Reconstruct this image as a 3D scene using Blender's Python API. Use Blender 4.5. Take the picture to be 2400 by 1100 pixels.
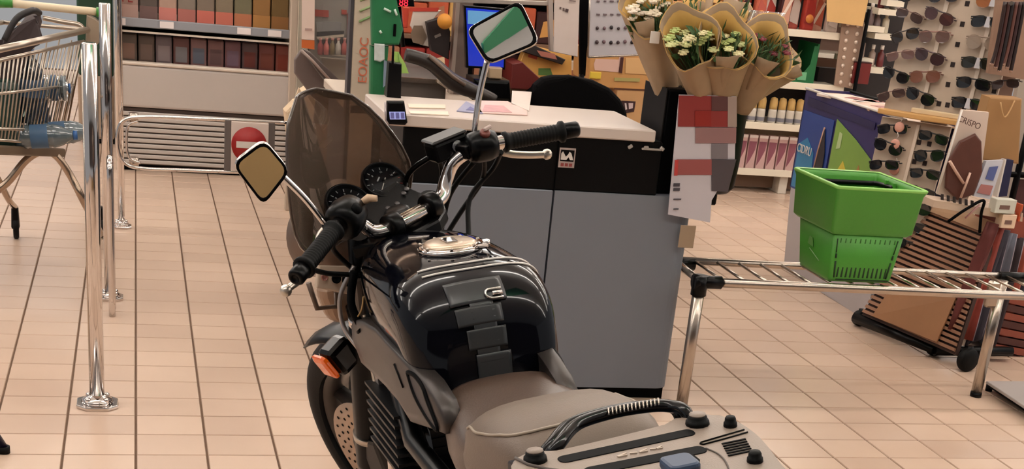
import bpy, bmesh, math, random
from mathutils import Vector, Matrix, Quaternion
R = math.radians
random.seed(7)
scene = bpy.context.scene
for o in list(bpy.data.objects): bpy.data.objects.remove(o)
C = scene.collection

# ------------------------------------------------------------------ camera (upper crop of a tall phone picture: shifted lens)
CH = 1.5
ROW = [Vector((0.96721292, -0.23561881, 0.09477836)), Vector((-0.00989074, -0.40785548, -0.91299292)), Vector((0.25377418, 0.88212113, -0.39681354))]
FPX, CX, CY = 3304.17, 1200.0, 1250.0
cam = bpy.data.cameras.new('camera'); camo = bpy.data.objects.new('camera', cam); C.objects.link(camo)
mw = Matrix.Identity(4)
for i in range(3):
    mw[i][0] = ROW[0][i]; mw[i][1] = -ROW[1][i]; mw[i][2] = -ROW[2][i]
mw[2][3] = CH
camo.matrix_world = mw
cam.sensor_fit = 'HORIZONTAL'; cam.sensor_width = 36; cam.lens = FPX / 2400 * 36
cam.shift_y = (CY - 550) / 2400; cam.clip_start = 0.05
scene.camera = camo

# ------------------------------------------------------------------ world and exposure
w = bpy.data.worlds.new('store_surroundings'); scene.world = w; w.use_nodes = True
w.node_tree.nodes['Background'].inputs[0].default_value = (0.97, 0.96, 0.97, 1)
w.node_tree.nodes['Background'].inputs[1].default_value = 0.36
vs = scene.view_settings
vs.view_transform = 'Standard'; vs.look = 'None'; vs.gamma = 1; vs.use_curve_mapping = False
vs.exposure = 0.0
LAMP = 22.0        # radiance of the ceiling tubes

def ray(px, py):
    d = ROW[0] * ((px - CX) / FPX) + ROW[1] * ((py - CY) / FPX) + ROW[2]
    return d
def az(px, py, z=0.0):
    d = ray(px, py); t = (z - CH) / d.z
    return Vector((d.x * t, d.y * t, z))
def ay(px, py, Y):
    d = ray(px, py); t = Y / d.y
    return Vector((d.x * t, Y, CH + d.z * t))

# ------------------------------------------------------------------ materials
def lin(c):
    return tuple((x / 255 / 12.92 if x / 255 <= .04045 else ((x / 255 + .055) / 1.055) ** 2.4) for x in c)
MATS = {}
def mat(name, rgb, rough=.5, metal=0., noise=0., nscale=30., bump=0., emit=0., coat=0., spec=.5, alpha=1.):
    if name in MATS: return MATS[name]
    m = bpy.data.materials.new(name); m.use_nodes = True; MATS[name] = m
    nt = m.node_tree; b = nt.nodes['Principled BSDF']
    c = lin(rgb)
    b.inputs['Base Color'].default_value = (*c, 1); b.inputs['Roughness'].default_value = rough
    b.inputs['Metallic'].default_value = metal; b.inputs['Specular IOR Level'].default_value = spec
    b.inputs['Coat Weight'].default_value = coat; b.inputs['Coat Roughness'].default_value = .04
    if emit:
        b.inputs['Emission Color'].default_value = (*c, 1); b.inputs['Emission Strength'].default_value = emit
    if noise or bump:
        tc = nt.nodes.new('ShaderNodeTexCoord'); n = nt.nodes.new('ShaderNodeTexNoise')
        n.inputs['Scale'].default_value = nscale; n.inputs['Detail'].default_value = 4
        nt.links.new(tc.outputs['Object'], n.inputs['Vector'])
        if noise:
            mr = nt.nodes.new('ShaderNodeMapRange'); mr.inputs[3].default_value = 1 - noise; mr.inputs[4].default_value = 1 + noise
            nt.links.new(n.outputs['Fac'], mr.inputs[0])
            vm = nt.nodes.new('ShaderNodeVectorMath'); vm.operation = 'SCALE'; vm.inputs[0].default_value = c
            nt.links.new(mr.outputs[0], vm.inputs['Scale']); nt.links.new(vm.outputs[0], b.inputs['Base Color'])
        if bump:
            bp = nt.nodes.new('ShaderNodeBump'); bp.inputs['Strength'].default_value = bump; bp.inputs['Distance'].default_value = .002
            nt.links.new(n.outputs['Fac'], bp.inputs['Height']); nt.links.new(bp.outputs[0], b.inputs['Normal'])
    return m
def see_through(name, tint, gloss=.12, body=0., rough=.03, bodyc=(200, 200, 200)):
    if name in MATS: return MATS[name]
    m = bpy.data.materials.new(name); m.use_nodes = True; MATS[name] = m
    nt = m.node_tree; nt.nodes.clear()
    out = nt.nodes.new('ShaderNodeOutputMaterial'); t = nt.nodes.new('ShaderNodeBsdfTransparent'); t.inputs[0].default_value = (*lin(tint), 1)
    g = nt.nodes.new('ShaderNodeBsdfGlossy'); g.inputs['Roughness'].default_value = rough
    d = nt.nodes.new('ShaderNodeBsdfDiffuse'); d.inputs[0].default_value = (*lin(bodyc), 1)
    nz = nt.nodes.new('ShaderNodeTexNoise'); nz.inputs['Scale'].default_value = 9; nz.inputs['Detail'].default_value = 3
    mr = nt.nodes.new('ShaderNodeMapRange'); mr.inputs[3].default_value = body * .6; mr.inputs[4].default_value = body * 1.4
    tc = nt.nodes.new('ShaderNodeTexCoord'); nt.links.new(tc.outputs['Object'], nz.inputs['Vector']); nt.links.new(nz.outputs['Fac'], mr.inputs[0])
    m1 = nt.nodes.new('ShaderNodeMixShader'); nt.links.new(mr.outputs[0], m1.inputs[0])
    nt.links.new(t.outputs[0], m1.inputs[1]); nt.links.new(d.outputs[0], m1.inputs[2])
    fr = nt.nodes.new('ShaderNodeFresnel'); fr.inputs[0].default_value = 1.45
    if gloss < 0: fr = nt.nodes.new('ShaderNodeValue'); fr.outputs[0].default_value = -gloss; gloss = 0
    ml = nt.nodes.new('ShaderNodeMath'); ml.operation = 'ADD'; ml.inputs[1].default_value = gloss * .3; nt.links.new(fr.outputs[0], ml.inputs[0])
    m2 = nt.nodes.new('ShaderNodeMixShader'); nt.links.new(ml.outputs[0], m2.inputs[0])
    nt.links.new(m1.outputs[0], m2.inputs[1]); nt.links.new(g.outputs[0], m2.inputs[2]); nt.links.new(m2.outputs[0], out.inputs[0])
    return m

CHROME = mat('chrome', (215, 208, 204), .09, 1.)
STEEL = mat('brushed_steel', (190, 178, 166), .25, 1., noise=.06, nscale=60)
BLACKP = mat('black_plastic', (4, 4, 5), .30, spec=.17)
BLACKM = mat('black_matt', (2, 2, 3), .6, spec=.08)
RUBBER = mat('rubber', (5, 5, 5), .6, bump=.2, nscale=200, spec=.2)
WHITE = mat('white_paint', (222, 214, 206), .5)
CREAM = mat('cream_paint', (232, 214, 182), .45)

# ------------------------------------------------------------------ mesh kit
class MB:
    def __init__(s): s.bm = bmesh.new()
    def _add(s, verts, faces, smooth=False):
        vs = [s.bm.verts.new(v) for v in verts]; fs = []
        for f in faces:
            try:
                fc = s.bm.faces.new([vs[i] for i in f]); fc.smooth = smooth; fs.append(fc)
            except ValueError: pass
        return vs, fs
    def box(s, c, d, rot=None, bev=0., seg=1, taper=1., M=None):
        c = Vector(c); hx, hy, hz = d[0] / 2, d[1] / 2, d[2] / 2
        vs = []
        for z, k in ((-hz, 1), (hz, taper)):
            for x, y in ((-hx, -hy), (hx, -hy), (hx, hy), (-hx, hy)): vs.append(Vector((x * k, y * k, z)))
        if rot is not None: vs = [rot @ v for v in vs]
        vs = [v + c for v in vs]
        if M is not None: vs = [M @ v for v in vs]
        v, f = s._add(vs, [(3, 2, 1, 0), (4, 5, 6, 7), (0, 1, 5, 4), (1, 2, 6, 5), (2, 3, 7, 6), (3, 0, 4, 7)])
        if bev:
            es = set()
            for fc in f: es.update(fc.edges)
            bmesh.ops.bevel(s.bm, geom=list(es), offset=bev, segments=seg, profile=.5, affect='EDGES')
        return s
    def span(s, a, b, bev=0., seg=1):
        a = Vector(a); b = Vector(b)
        return s.box((a + b) / 2, [abs(b[i] - a[i]) for i in range(3)], bev=bev, seg=seg)
    def rings(s, rings, closed_ends=True, smooth=True, loop=True):
        n = len(rings[0]); vs = []
        for r in rings: vs.append([s.bm.verts.new(p) for p in r])
        for a, b in zip(vs[:-1], vs[1:]):
            for i in range(n if loop else n - 1):
                j = (i + 1) % n
                try: f = s.bm.faces.new((a[i], a[j], b[j], b[i])); f.smooth = smooth
                except ValueError: pass
        if closed_ends and loop:
            for r, fl in ((vs[0], True), (vs[-1], False)):
                try: s.bm.faces.new(list(reversed(r)) if fl else r)
                except ValueError: pass
        return s
    def tube(s, path, r, seg=10, caps=True, closed=False):
        P = [Vector(p) for p in path]; n = len(P)
        rr = r if isinstance(r, (list, tuple)) else [r] * n
        up = None; rings = []
        for i in range(n):
            if closed: t = (P[(i + 1) % n] - P[i - 1])
            else: t = (P[min(i + 1, n - 1)] - P[max(i - 1, 0)])
            if t.length < 1e-9: t = Vector((0, 0, 1))
            t.normalize()
            if up is None:
                up = Vector((0, 0, 1)) if abs(t.z) < .9 else Vector((1, 0, 0))
            a = up - t * up.dot(t)
            if a.length < 1e-6: a = t.orthogonal()
            a.normalize(); up = a; b = t.cross(a)
            rings.append([P[i] + (a * math.cos(k * 2 * math.pi / seg) + b * math.sin(k * 2 * math.pi / seg)) * rr[i] for k in range(seg)])
        if closed: rings.append(rings[0])
        s.rings(rings, closed_ends=caps and not closed)
        return s
    def cyl(s, a, b, r, r2=None, seg=16): return s.tube([a, b], [r, r if r2 is None else r2], seg)
    def lathe(s, prof, o=(0, 0, 0), axis=(0, 0, 1), seg=24, smooth=True, caps=True):
        o = Vector(o); ax = Vector(axis).normalized(); q = Vector((0, 0, 1)).rotation_difference(ax)
        rg = [[o + q @ Vector((r * math.cos(k * 2 * math.pi / seg), r * math.sin(k * 2 * math.pi / seg), h)) for k in range(seg)] for r, h in prof]
        return s.rings(rg, closed_ends=caps, smooth=smooth)
    def ball(s, c, r, seg=12, sc=(1, 1, 1), rot=None):
        rg = []
        for i in range(1, seg // 2 * 1):
            ph = math.pi * i / (seg // 2)
            ring = []
            for k in range(seg):
                v = Vector((r * sc[0] * math.sin(ph) * math.cos(2 * math.pi * k / seg), r * sc[1] * math.sin(ph) * math.sin(2 * math.pi * k / seg), -r * sc[2] * math.cos(ph)))
                if rot is not None: v = rot @ v
                ring.append(v + Vector(c))
            rg.append(ring)
        return s.rings(rg)
    def prism(s, poly, ext, smooth=False):
        """poly: 3D points, ext: extrusion vector"""
        e = Vector(ext); a = [Vector(p) for p in poly]; b = [p + e for p in a]
        n = len(a)
        s._add(a + b, [tuple(range(n - 1, -1, -1)), tuple(range(n, 2 * n))] + [(i, (i + 1) % n, n + (i + 1) % n, n + i) for i in range(n)], smooth)
        return s
    def slab(s, poly, ext, bev=.002, seg=2):
        e = Vector(ext); a = [Vector(p) for p in poly]; b = [p + e for p in a]; n = len(a)
        v, f = s._add(a + b, [tuple(range(n - 1, -1, -1)), tuple(range(n, 2 * n))] + [(i, (i + 1) % n, n + (i + 1) % n, n + i) for i in range(n)])
        es = set(f[0].edges) | set(f[1].edges)
        bmesh.ops.bevel(s.bm, geom=list(es), offset=bev, segments=seg, profile=.5, affect='EDGES')
        return s
    def quad(s, a, b, c, d): s._add([a, b, c, d], [(0, 1, 2, 3)]); return s
    def grid(s, pts, smooth=True):
        return s.rings(pts, closed_ends=False, smooth=smooth, loop=False)
    def xf(s, M): bmesh.ops.transform(s.bm, matrix=M, verts=s.bm.verts); return s

def obj(name, mb, m, parent=None, sub=0, thick=0., off=0., fix=True, **kw):
    me = bpy.data.meshes.new(name)
    if fix: bmesh.ops.recalc_face_normals(mb.bm, faces=mb.bm.faces)
    mb.bm.to_mesh(me); mb.bm.free()
    if m: me.materials.append(m)
    o = bpy.data.objects.new(name, me); C.objects.link(o)
    if parent: o.parent = parent
    if thick:
        md = o.modifiers.new('thickness', 'SOLIDIFY'); md.thickness = thick; md.offset = off
    if sub:
        md = o.modifiers.new('smooth', 'SUBSURF'); md.levels = md.render_levels = sub
    for k, v in kw.items(): o[k] = v
    return o
def thing(name, label, cat, loc=(0, 0, 0), group=None, M=None):
    o = bpy.data.objects.new(name, None); C.objects.link(o); o.empty_display_size = .1
    if M is not None: o.matrix_world = M
    else: o.location = loc
    o['label'] = label; o['category'] = cat
    if group: o['group'] = group
    return o
def tag(o, label, cat, group=None):
    o['label'] = label; o['category'] = cat
    if group: o['group'] = group
    return o
def struct(o): o['kind'] = 'structure'; return o
def dup(root, loc=None, label=None, M=None, dl=None):
    def cp(x, par):
        c = x.copy(); C.objects.link(c)
        if par: c.parent = par
        for ch in list(x.children): cp(ch, c)
        return c
    kids = list(root.children)
    r = root.copy(); C.objects.link(r)
    for ch in kids: cp(ch, r)
    if M is not None: r.matrix_world = M
    elif loc is not None: r.location = loc
    if label: r['label'] = label
    return r
def text(name, s, size, m, parent, M, depth=.0004, align='CENTER'):
    cu = bpy.data.curves.new(name, 'FONT'); cu.body = s; cu.size = size; cu.extrude = depth; cu.align_x = align; cu.align_y = 'CENTER'
    t = bpy.data.objects.new(name, cu)
    me = bpy.data.meshes.new_from_object(t); me.materials.clear(); me.materials.append(m)
    bpy.data.objects.remove(t)
    me.transform(M)
    o = bpy.data.objects.new(name, me); C.objects.link(o); o.parent = parent
    return o
def frame(o, x, y):
    """matrix with origin o, x axis along x, y axis along y"""
    x = Vector(x).normalized(); y = Vector(y); z = x.cross(y).normalized(); y = z.cross(x)
    M = Matrix.Identity(4)
    for i in range(3): M[i][0] = x[i]; M[i][1] = y[i]; M[i][2] = z[i]; M[i][3] = o[i]
    return M
def smooth_path(pts, n=6):
    P = [Vector(p) for p in pts]; out = []
    for i in range(len(P) - 1):
        p0 = P[max(i - 1, 0)]; p1 = P[i]; p2 = P[i + 1]; p3 = P[min(i + 2, len(P) - 1)]
        for k in range(n):
            t = k / n
            out.append(.5 * ((2 * p1) + (-p0 + p2) * t + (2 * p0 - 5 * p1 + 4 * p2 - p3) * t * t + (-p0 + 3 * p1 - 3 * p2 + p3) * t ** 3))
    out.append(P[-1]); return out
ORD = ['leftmost', 'second', 'third', 'fourth', 'fifth', 'sixth', 'seventh', 'eighth', 'ninth', 'tenth', 'eleventh', 'twelfth', 'thirteenth', 'fourteenth']
def nth(i, n):
    if i == 0: return 'leftmost'
    if i == n - 1: return 'rightmost'
    return ORD[i] + ' from left'

# ================================================================== SETTING
TX, TY, TX0, TY0 = .2, .1688, -.015, 4.245
fm = mat('tile_glaze', (207, 178, 150), .28, noise=0)
nt = fm.node_tree; b = nt.nodes['Principled BSDF']
geo = nt.nodes.new('ShaderNodeNewGeometry'); sn = nt.nodes.new('ShaderNodeVectorMath'); sn.operation = 'SUBTRACT'; sn.inputs[1].default_value = (TX0, TY0 % TY, 0)
nt.links.new(geo.outputs['Position'], sn.inputs[0])
dv = nt.nodes.new('ShaderNodeVectorMath'); dv.operation = 'DIVIDE'; dv.inputs[1].default_value = (TX, TY, 1); nt.links.new(sn.outputs[0], dv.inputs[0])
fl = nt.nodes.new('ShaderNodeVectorMath'); fl.operation = 'FLOOR'; nt.links.new(dv.outputs[0], fl.inputs[0])
wn = nt.nodes.new('ShaderNodeTexWhiteNoise'); wn.noise_dimensions = '3D'; nt.links.new(fl.outputs[0], wn.inputs['Vector'])
big = nt.nodes.new('ShaderNodeTexNoise'); big.inputs['Scale'].default_value = 1.3; big.inputs['Detail'].default_value = 5; nt.links.new(geo.outputs['Position'], big.inputs['Vector'])
ad = nt.nodes.new('ShaderNodeMath'); ad.operation = 'MULTIPLY_ADD'; ad.inputs[1].default_value = .35; nt.links.new(wn.outputs['Value'], ad.inputs[0]); nt.links.new(big.outputs['Fac'], ad.inputs[2])
cr = nt.nodes.new('ShaderNodeValToRGB'); cr.color_ramp.elements[0].position = .35; cr.color_ramp.elements[1].position = 1.0
cr.color_ramp.elements[0].color = (*lin((192, 165, 145)), 1); cr.color_ramp.elements[1].color = (*lin((216, 189, 167)), 1)
nt.links.new(ad.outputs[0], cr.inputs[0]); nt.links.new(cr.outputs[0], b.inputs['Base Color'])
bn = nt.nodes.new('ShaderNodeTexNoise'); bn.inputs['Scale'].default_value = 9; bp = nt.nodes.new('ShaderNodeBump'); bp.inputs['Strength'].default_value = .12; bp.inputs['Distance'].default_value = .004
nt.links.new(geo.outputs['Position'], bn.inputs['Vector']); nt.links.new(bn.outputs['Fac'], bp.inputs['Height']); nt.links.new(bp.outputs[0], b.inputs['Normal'])
grout = mat('grout', (96, 72, 54), .9, noise=.15, nscale=20)
floor = struct(obj('floor', MB().span((-4.015, -1.0, -.06), (9.985, 13.0, -.0035)), grout))
def tile_mb(mb, x, y):
    gx, gy, c, d = .0028, .0020, .0018, .0038
    x0, x1, y0, y1 = x + gx, x + TX - gx, y + gy, y + TY - gy
    mb._add([(x0, y0, -d), (x1, y0, -d), (x1, y1, -d), (x0, y1, -d), (x0 + c, y0 + c, 0), (x1 - c, y0 + c, 0), (x1 - c, y1 - c, 0), (x0 + c, y1 - c, 0)],
            [(4, 5, 6, 7), (0, 1, 5, 4), (1, 2, 6, 5), (2, 3, 7, 6), (3, 0, 4, 7)])
def seen(x, y, z=0):
    v = Vector((x, y, z - CH)); d = ROW[2].dot(v)
    if d < .1: return False
    px = CX + FPX * ROW[0].dot(v) / d; py = CY + FPX * ROW[1].dot(v) / d
    return -60 < px < 2460 and -60 < py < 1160
cells = []
for i in range(-20, 50):
    for j in range(-31, 52):
        x = TX0 + i * TX; y = TY0 + j * TY
        if x < -4 or x > 9.7 or y < -.95 or y > 12.8: continue
        cells.append((0 if seen(x + .1, y + .08) else 1, y, x))
cells.sort()
near = cells[:300]; rest = cells[300:]
mb = MB(); tile_mb(mb, 0, 0)
t0 = obj('tile', mb, fm, floor)
t0.location = (near[0][2], near[0][1], 0)
for s_, y, x in near[1:]:
    c = t0.copy(); C.objects.link(c); c.location = (x, y, 0)
mb = MB()
for s_, y, x in rest: tile_mb(mb, x, y)
obj('tile_field', mb, fm, floor, fix=False, kind='stuff')

mat_ = thing('mirror_tint_mat', 'ochre brown mat added out of view to tint the left mirror', 'mat', (.4, .2, 0))  # added out of view so the left mirror reflects an ochre tone
obj('mat_pile', MB().span((-1.2, -1.2, 0), (1.2, 1.2, .012), bev=.004), mat('mat_ochre', (136, 106, 66), .95), mat_)
obj('mat_border', MB().span((-1.25, -1.25, 0), (1.25, 1.25, .006), bev=.002), BLACKM, mat_)
# ceiling with its rows of tube lights (lights everything, seen in the chrome and the mirrors)
ceil = struct(obj('ceiling', MB().span((-7, -7, 3.6), (13, 16, 3.7)), mat('ceiling_panel', (240, 243, 243), .8, noise=.01)))
tubem = mat('tube_light', (254, 245, 236), .5, emit=LAMP)
k = 0
for Y in (1.4, 4.2, 7.0, 9.8, 12.6):
    for X in (-4.4, -.9, 2.6, 6.1, 9.6):
        o = thing('ceiling_light', 'long white tube luminaire, %s in the %s row counted from the viewer' % (('leftmost', 'second', 'third', 'fourth', 'rightmost')[k % 5], ('first', 'second', 'third', 'fourth', 'fifth')[k // 5]), 'light', (X, Y, 3.30), 'ceiling luminaires')
        obj('housing', MB().box((0, 0, .05), (3.0, .05, .04), bev=.01), WHITE, o)
        obj('diffuser', MB().box((0, 0, 0), (2.96, .11, .05), bev=.01), tubem, o)
        k += 1

struct(obj('reflection_wall', MB().span((-7, -6.2, 0), (13, -6.0, 3.6)), mat('reflection_wall_brown', (74, 64, 60), .8, noise=.1, nscale=2)))  # unseen dark wall, added to darken what the tank and plastics reflect
# ================================================================== MOTORCYCLE (local: x right, y forward, z up)
BM = Matrix.Translation((.717, 2.515, 0)) @ Matrix.Rotation(R(6.3), 4, 'Z') @ Matrix.Rotation(-R(9.4), 4, 'Y')
ra = R(25); P0 = Vector((0, .795, 0)); AX = Vector((0, -math.sin(ra), math.cos(ra)))
SM = Matrix.Translation(P0) @ Matrix.Rotation(R(25.6), 4, AX) @ Matrix.Translation(-P0)
SH = Matrix.Identity(4); SH[0][2] = -.065; SH[0][3] = .065 * .95       # slight set of the fork towards the stand side
bike = thing('motorcycle', 'black naked motorcycle with smoked windscreen and rear luggage plate parked on the tiles', 'motorcycle', M=BM)
def bobj(name, mb, m, st=False, parent=None, **kw):
    if st == 'w': mb.xf(SM @ SH)
    elif st: mb.xf(SM)
    return obj(name, mb, m, parent or bike, **kw)
tankm = mat('tank_lacquer', (7, 8, 15), .07, spec=.27)
panelm = mat('graphite_lacquer', (66, 60, 57), .38, metal=.4, noise=.04)
vinyl = mat('seat_vinyl', (114, 98, 85), .48, bump=.25, nscale=350, noise=.05)
vinylf = mat('seat_vinyl_worn', (82, 65, 55), .34, bump=.2, nscale=300, noise=.12)
platem = mat('plate_plastic', (142, 126, 114), .45, bump=.2, nscale=400, noise=.04)
alum = mat('frame_aluminium', (168, 160, 156), .32, .8)
bluep = mat('bluish_black_plastic', (18, 24, 36), .35, spec=.3)
levm = mat('lever_alloy', (205, 196, 184), .3, .9)
piping = mat('seam_piping', (158, 144, 128), .5)

# --- tank
prof = [(.40, .79), (.40, .85), (.375, .895), (.31, .920), (.21, .936), (.11, .942), (.02, .943), (-.05, .940), (-.10, .926), (-.135, .900), (-.155, .865), (-.166, .812), (-.172, .740)]
anch = [(.36, .78), (.35, .80), (.31, .815), (.25, .83), (.17, .84), (.09, .845), (.03, .85), (-.02, .852), (-.05, .842), (-.075, .825), (-.092, .80), (-.108, .765), (-.118, .715)]
Wd = [.05, .075, .105, .128, .142, .148, .150, .150, .148, .146, .143, .140, .137]
def lerp_list(L, s):
    s = max(0, min(len(L) - 1, s)); i = min(int(s), len(L) - 2); t = s - i
    if isinstance(L[0], tuple): return tuple(L[i][k] * (1 - t) + L[i + 1][k] * t for k in range(len(L[0])))
    return L[i] * (1 - t) + L[i + 1] * t
def cr(L, s):
    s = max(0, min(len(L) - 1, s)); i = min(int(s), len(L) - 2); t = s - i
    g = lambda j: Vector(L[max(0, min(len(L) - 1, j))]) if isinstance(L[0], tuple) else Vector((L[max(0, min(len(L) - 1, j))],))if False else L[max(0, min(len(L) - 1, j))]
    def c(a, b_, c_, d): return .5 * (2 * b_ + (-a + c_) * t + (2 * a - 5 * b_ + 4 * c_ - d) * t * t + (-a + 3 * b_ - 3 * c_ + d) * t ** 3)
    if isinstance(L[0], tuple): return tuple(c(g(i - 1)[k], g(i)[k], g(i + 1)[k], g(i + 2)[k]) for k in range(2))
    return c(g(i - 1), g(i), g(i + 1), g(i + 2))
def tank_pt(s, th, off=0.):
    """th in [-1..1] across, +-1 = side line"""
    p = cr(prof, s); a = cr(anch, s); W = cr(Wd, s)
    ang = abs(th) * math.pi / 2; e = 2 / 2.7
    sx = math.sin(ang) ** e; sz = max(math.cos(ang), 0) ** e
    y = a[0] + (p[0] - a[0]) * sz; z = a[1] + (p[1] - a[1]) * sz; x = math.copysign(W * sx, th)
    if off:
        q = Vector((x, y, z)); d = 1e-2
        t1 = tank_pt(s + d, th) - tank_pt(s - d, th); t2 = tank_pt(s, min(th + d, 1)) - tank_pt(s, max(th - d, -1))
        n = t1.cross(t2)
        if n.length > 1e-12:
            n.normalize(); c = Vector((0, .1, .8))
            if n.dot(q - c) < 0: n = -n
            return q + n * off
    return Vector((x, y, z))
mb = MB(); rg = []
NS, NT = 48, 28
for i in range(NS + 1):
    s = i / NS * (len(prof) - 1); a = cr(anch, s); W = cr(Wd, s)
    row = [Vector((-W * .80, a[0] + .005, a[1] - .11)), Vector((-W * .93, a[0] + .002, a[1] - .05)), Vector((-W * .985, a[0], a[1] - .02))]
    row += [tank_pt(s, -1 + 2 * j / NT) for j in range(NT + 1)]
    row += [Vector((W * .985, a[0], a[1] - .02)), Vector((W * .93, a[0] + .002, a[1] - .05)), Vector((W * .80, a[0] + .005, a[1] - .11))]
    rg.append(row)
mb.grid(rg)
tank = bobj('fuel_tank', mb, tankm)
# rubber knee/paint pad: four stepped pieces down the rear face
padm = mat('tank_pad_rubber', (50, 52, 54), .30, spec=.5)
def pad(s0, s1, t0, t1, name='tank_pad'):
    rg = []
    for i in range(9):
        s = s0 + (s1 - s0) * i / 8
        rg.append([tank_pt(s, t0 + (t1 - t0) * j / 8, .0035) for j in range(9)])
    return bobj(name, MB().grid(rg), padm, parent=tank, thick=.003, off=0)
def thx(s, x): return math.copysign(math.asin(min(1, (abs(x) / cr(Wd, s)) ** (2.7 / 2))) / (math.pi / 2), x)
def padx(s0, s1, x0, x1): return pad(s0, s1, thx((s0 + s1) / 2, x0), thx((s0 + s1) / 2, x1))
padx(8.05, 9.15, -.064, .040); padx(9.3, 10.05, -.058, .026); padx(10.2, 10.85, -.044, .027); padx(11.0, 11.75, -.032, .031)
pad(9.0, 11.2, thx(10, -.03), thx(10, .012), 'tank_pad')
def tx_(s, x, o=.009): return tank_pt(s, thx(s, x), o)
pts = [tx_(8.7, .032), tx_(8.7, .012), tx_(8.76, .004), tx_(8.9, .002), tx_(9.04, .006), tx_(9.1, .014), tx_(9.1, .032)]
em = bobj('pad_emblem', MB().tube(smooth_path(pts, 4), .0022, 6), CHROME, parent=tank, label='silver outlined emblem on the tank pad')
bobj('emblem_bar', MB().tube([tx_(8.9, .014), tx_(8.9, .032)], .004, 6), CHROME, parent=em)
# filler cap
capc = tank_pt(5.45, thx(5.45, .004)); capM = frame(capc + Vector((0, 0, .0)), (1, 0, 0), (0, 1, -.04)) @ Matrix.Scale(.90, 4)
mb = MB().lathe([(.0, -.004), (.068, -.004), (.068, .004), (.063, .008), (.058, .008)], seg=36).xf(capM)
ring = bobj('filler_ring', mb, CHROME, parent=tank)
mb = MB().lathe([(.056, .0), (.056, .010), (.050, .014), (.018, .015), (.0001, .015)], seg=36).xf(capM)
cap = bobj('filler_cap', mb, mat('cap_alloy', (206, 186, 164), .3, .75, noise=.08, nscale=60), parent=tank)
mb = MB()
for k in range(7):
    a = 2 * math.pi * k / 7; mb.lathe([(.0035, .008), (.0035, .0105), (.002, .0115)], o=capM @ Vector((.062 * math.cos(a), .062 * math.sin(a), 0)), seg=8)
mb.bm.free()
for k in range(7):
    a = 2 * math.pi * k / 7; bobj('cap_screw', MB().lathe([(.0035, .008), (.0035, .0105), (.002, .0115)], o=capM @ Vector((.062 * math.cos(a), .062 * math.sin(a), 0)), seg=8), STEEL, parent=tank)
mb = MB().slab([capM @ Vector(v) for v in ((-.012, -.022, .014), (.012, -.022, .014), (.014, .02, .014), (-.014, .02, .014))], (0, 0, .004), .0015)
bobj('lock_flap', mb, CHROME, parent=tank)
mb = MB().box(capM @ Vector((.055, -.05, .006)), (.022, .014, .01), bev=.003); mb.cyl(capM @ Vector((.066, -.045, .004)), capM @ Vector((.066, -.045, .016)), .007)
bobj('hinge', mb, CHROME, parent=tank)
# bright lines across the tank: tube light reflections put in as white strips
for off in (6.85, 7.3):
    mb = MB().tube([tank_pt(off - abs(t) ** 1.5 * .9, t, .0012) for t in [x / 28 for x in range(-9, 27)]], .0021, 6)
    bobj('tank_highlight', mb, mat('highlight_white', (236, 228, 222), .35), parent=tank)

# --- side covers (left and right)
cov = [(.285, .768), (.305, .75), (.314, .72), (.247, .687), (.13, .698), (.044, .704), (-.045, .704), (-.11, .684), (-.20, .705), (-.285, .725), (-.295, .75), (-.26, .775), (-.20, .79), (-.10, .798), (.0, .802), (.10, .803), (.20, .788)]
for sx in (-1, 1):
    def cx_(y, z): return sx * ((.145 if sx < 0 else .122) + .003 * math.sin(max(0, min(1, (.30 - y) / .5)) * math.pi) - .008 * max(0, (z - .76) / .1) - .012 * max(0, min(1, (-.05 - y) / .2)))
    outer = [Vector((cx_(y, z), y, z)) for y, z in cov]
    c = Vector((sum(v.x for v in outer) / len(outer), .02, .765))
    mb = MB(); rg = []
    for k in (1.0, .97, .8, .55, .3, .1):
        rr = []
        for v in outer:
            y = c.y + (v.y - c.y) * k; z = c.z + (v.z - c.z) * k
            rr.append(Vector((cx_(y, z) + sx * (0 if k == 1 else .004), y, z)))
        rg.append(rr)
    inner = [Vector((v.x - sx * .03, v.y, v.z)) for v in outer]
    mb.rings([inner] + rg, closed_ends=True)
    sc = bobj('side_cover', mb, panelm)
    # recessed air scoop outline and inset
    sco = [(-.115, .783), (-.15, .788), (-.19, .780), (-.212, .762), (-.255, .728), (-.24, .720), (-.195, .730), (-.148, .752)]
    P = [Vector((cx_(y, z) + sx * .005, y, z)) for y, z in sco]
    bobj('scoop_edge', MB().tube(smooth_path(P + [P[0]], 4), .0045, 6), BLACKM, parent=sc)
    bobj('scoop_inset', MB().slab([p - Vector((sx * .004, 0, 0)) for p in P], (sx * .005, 0, 0), .001), mat('scoop_grey', (66, 62, 62), .5), parent=sc)
    bobj('groove', MB().tube([Vector((cx_(y, z) + sx * .004, y, z)) for y, z in ((-.04, .775), (-.065, .762), (-.085, .745))], .0025, 6), BLACKM, parent=sc)
    bobj('front_slot', MB().tube([Vector((cx_(y, z) + sx * .004, y, z)) for y, z in ((.235, .755), (.215, .765))], .004, 6), BLACKM, parent=sc)

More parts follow.
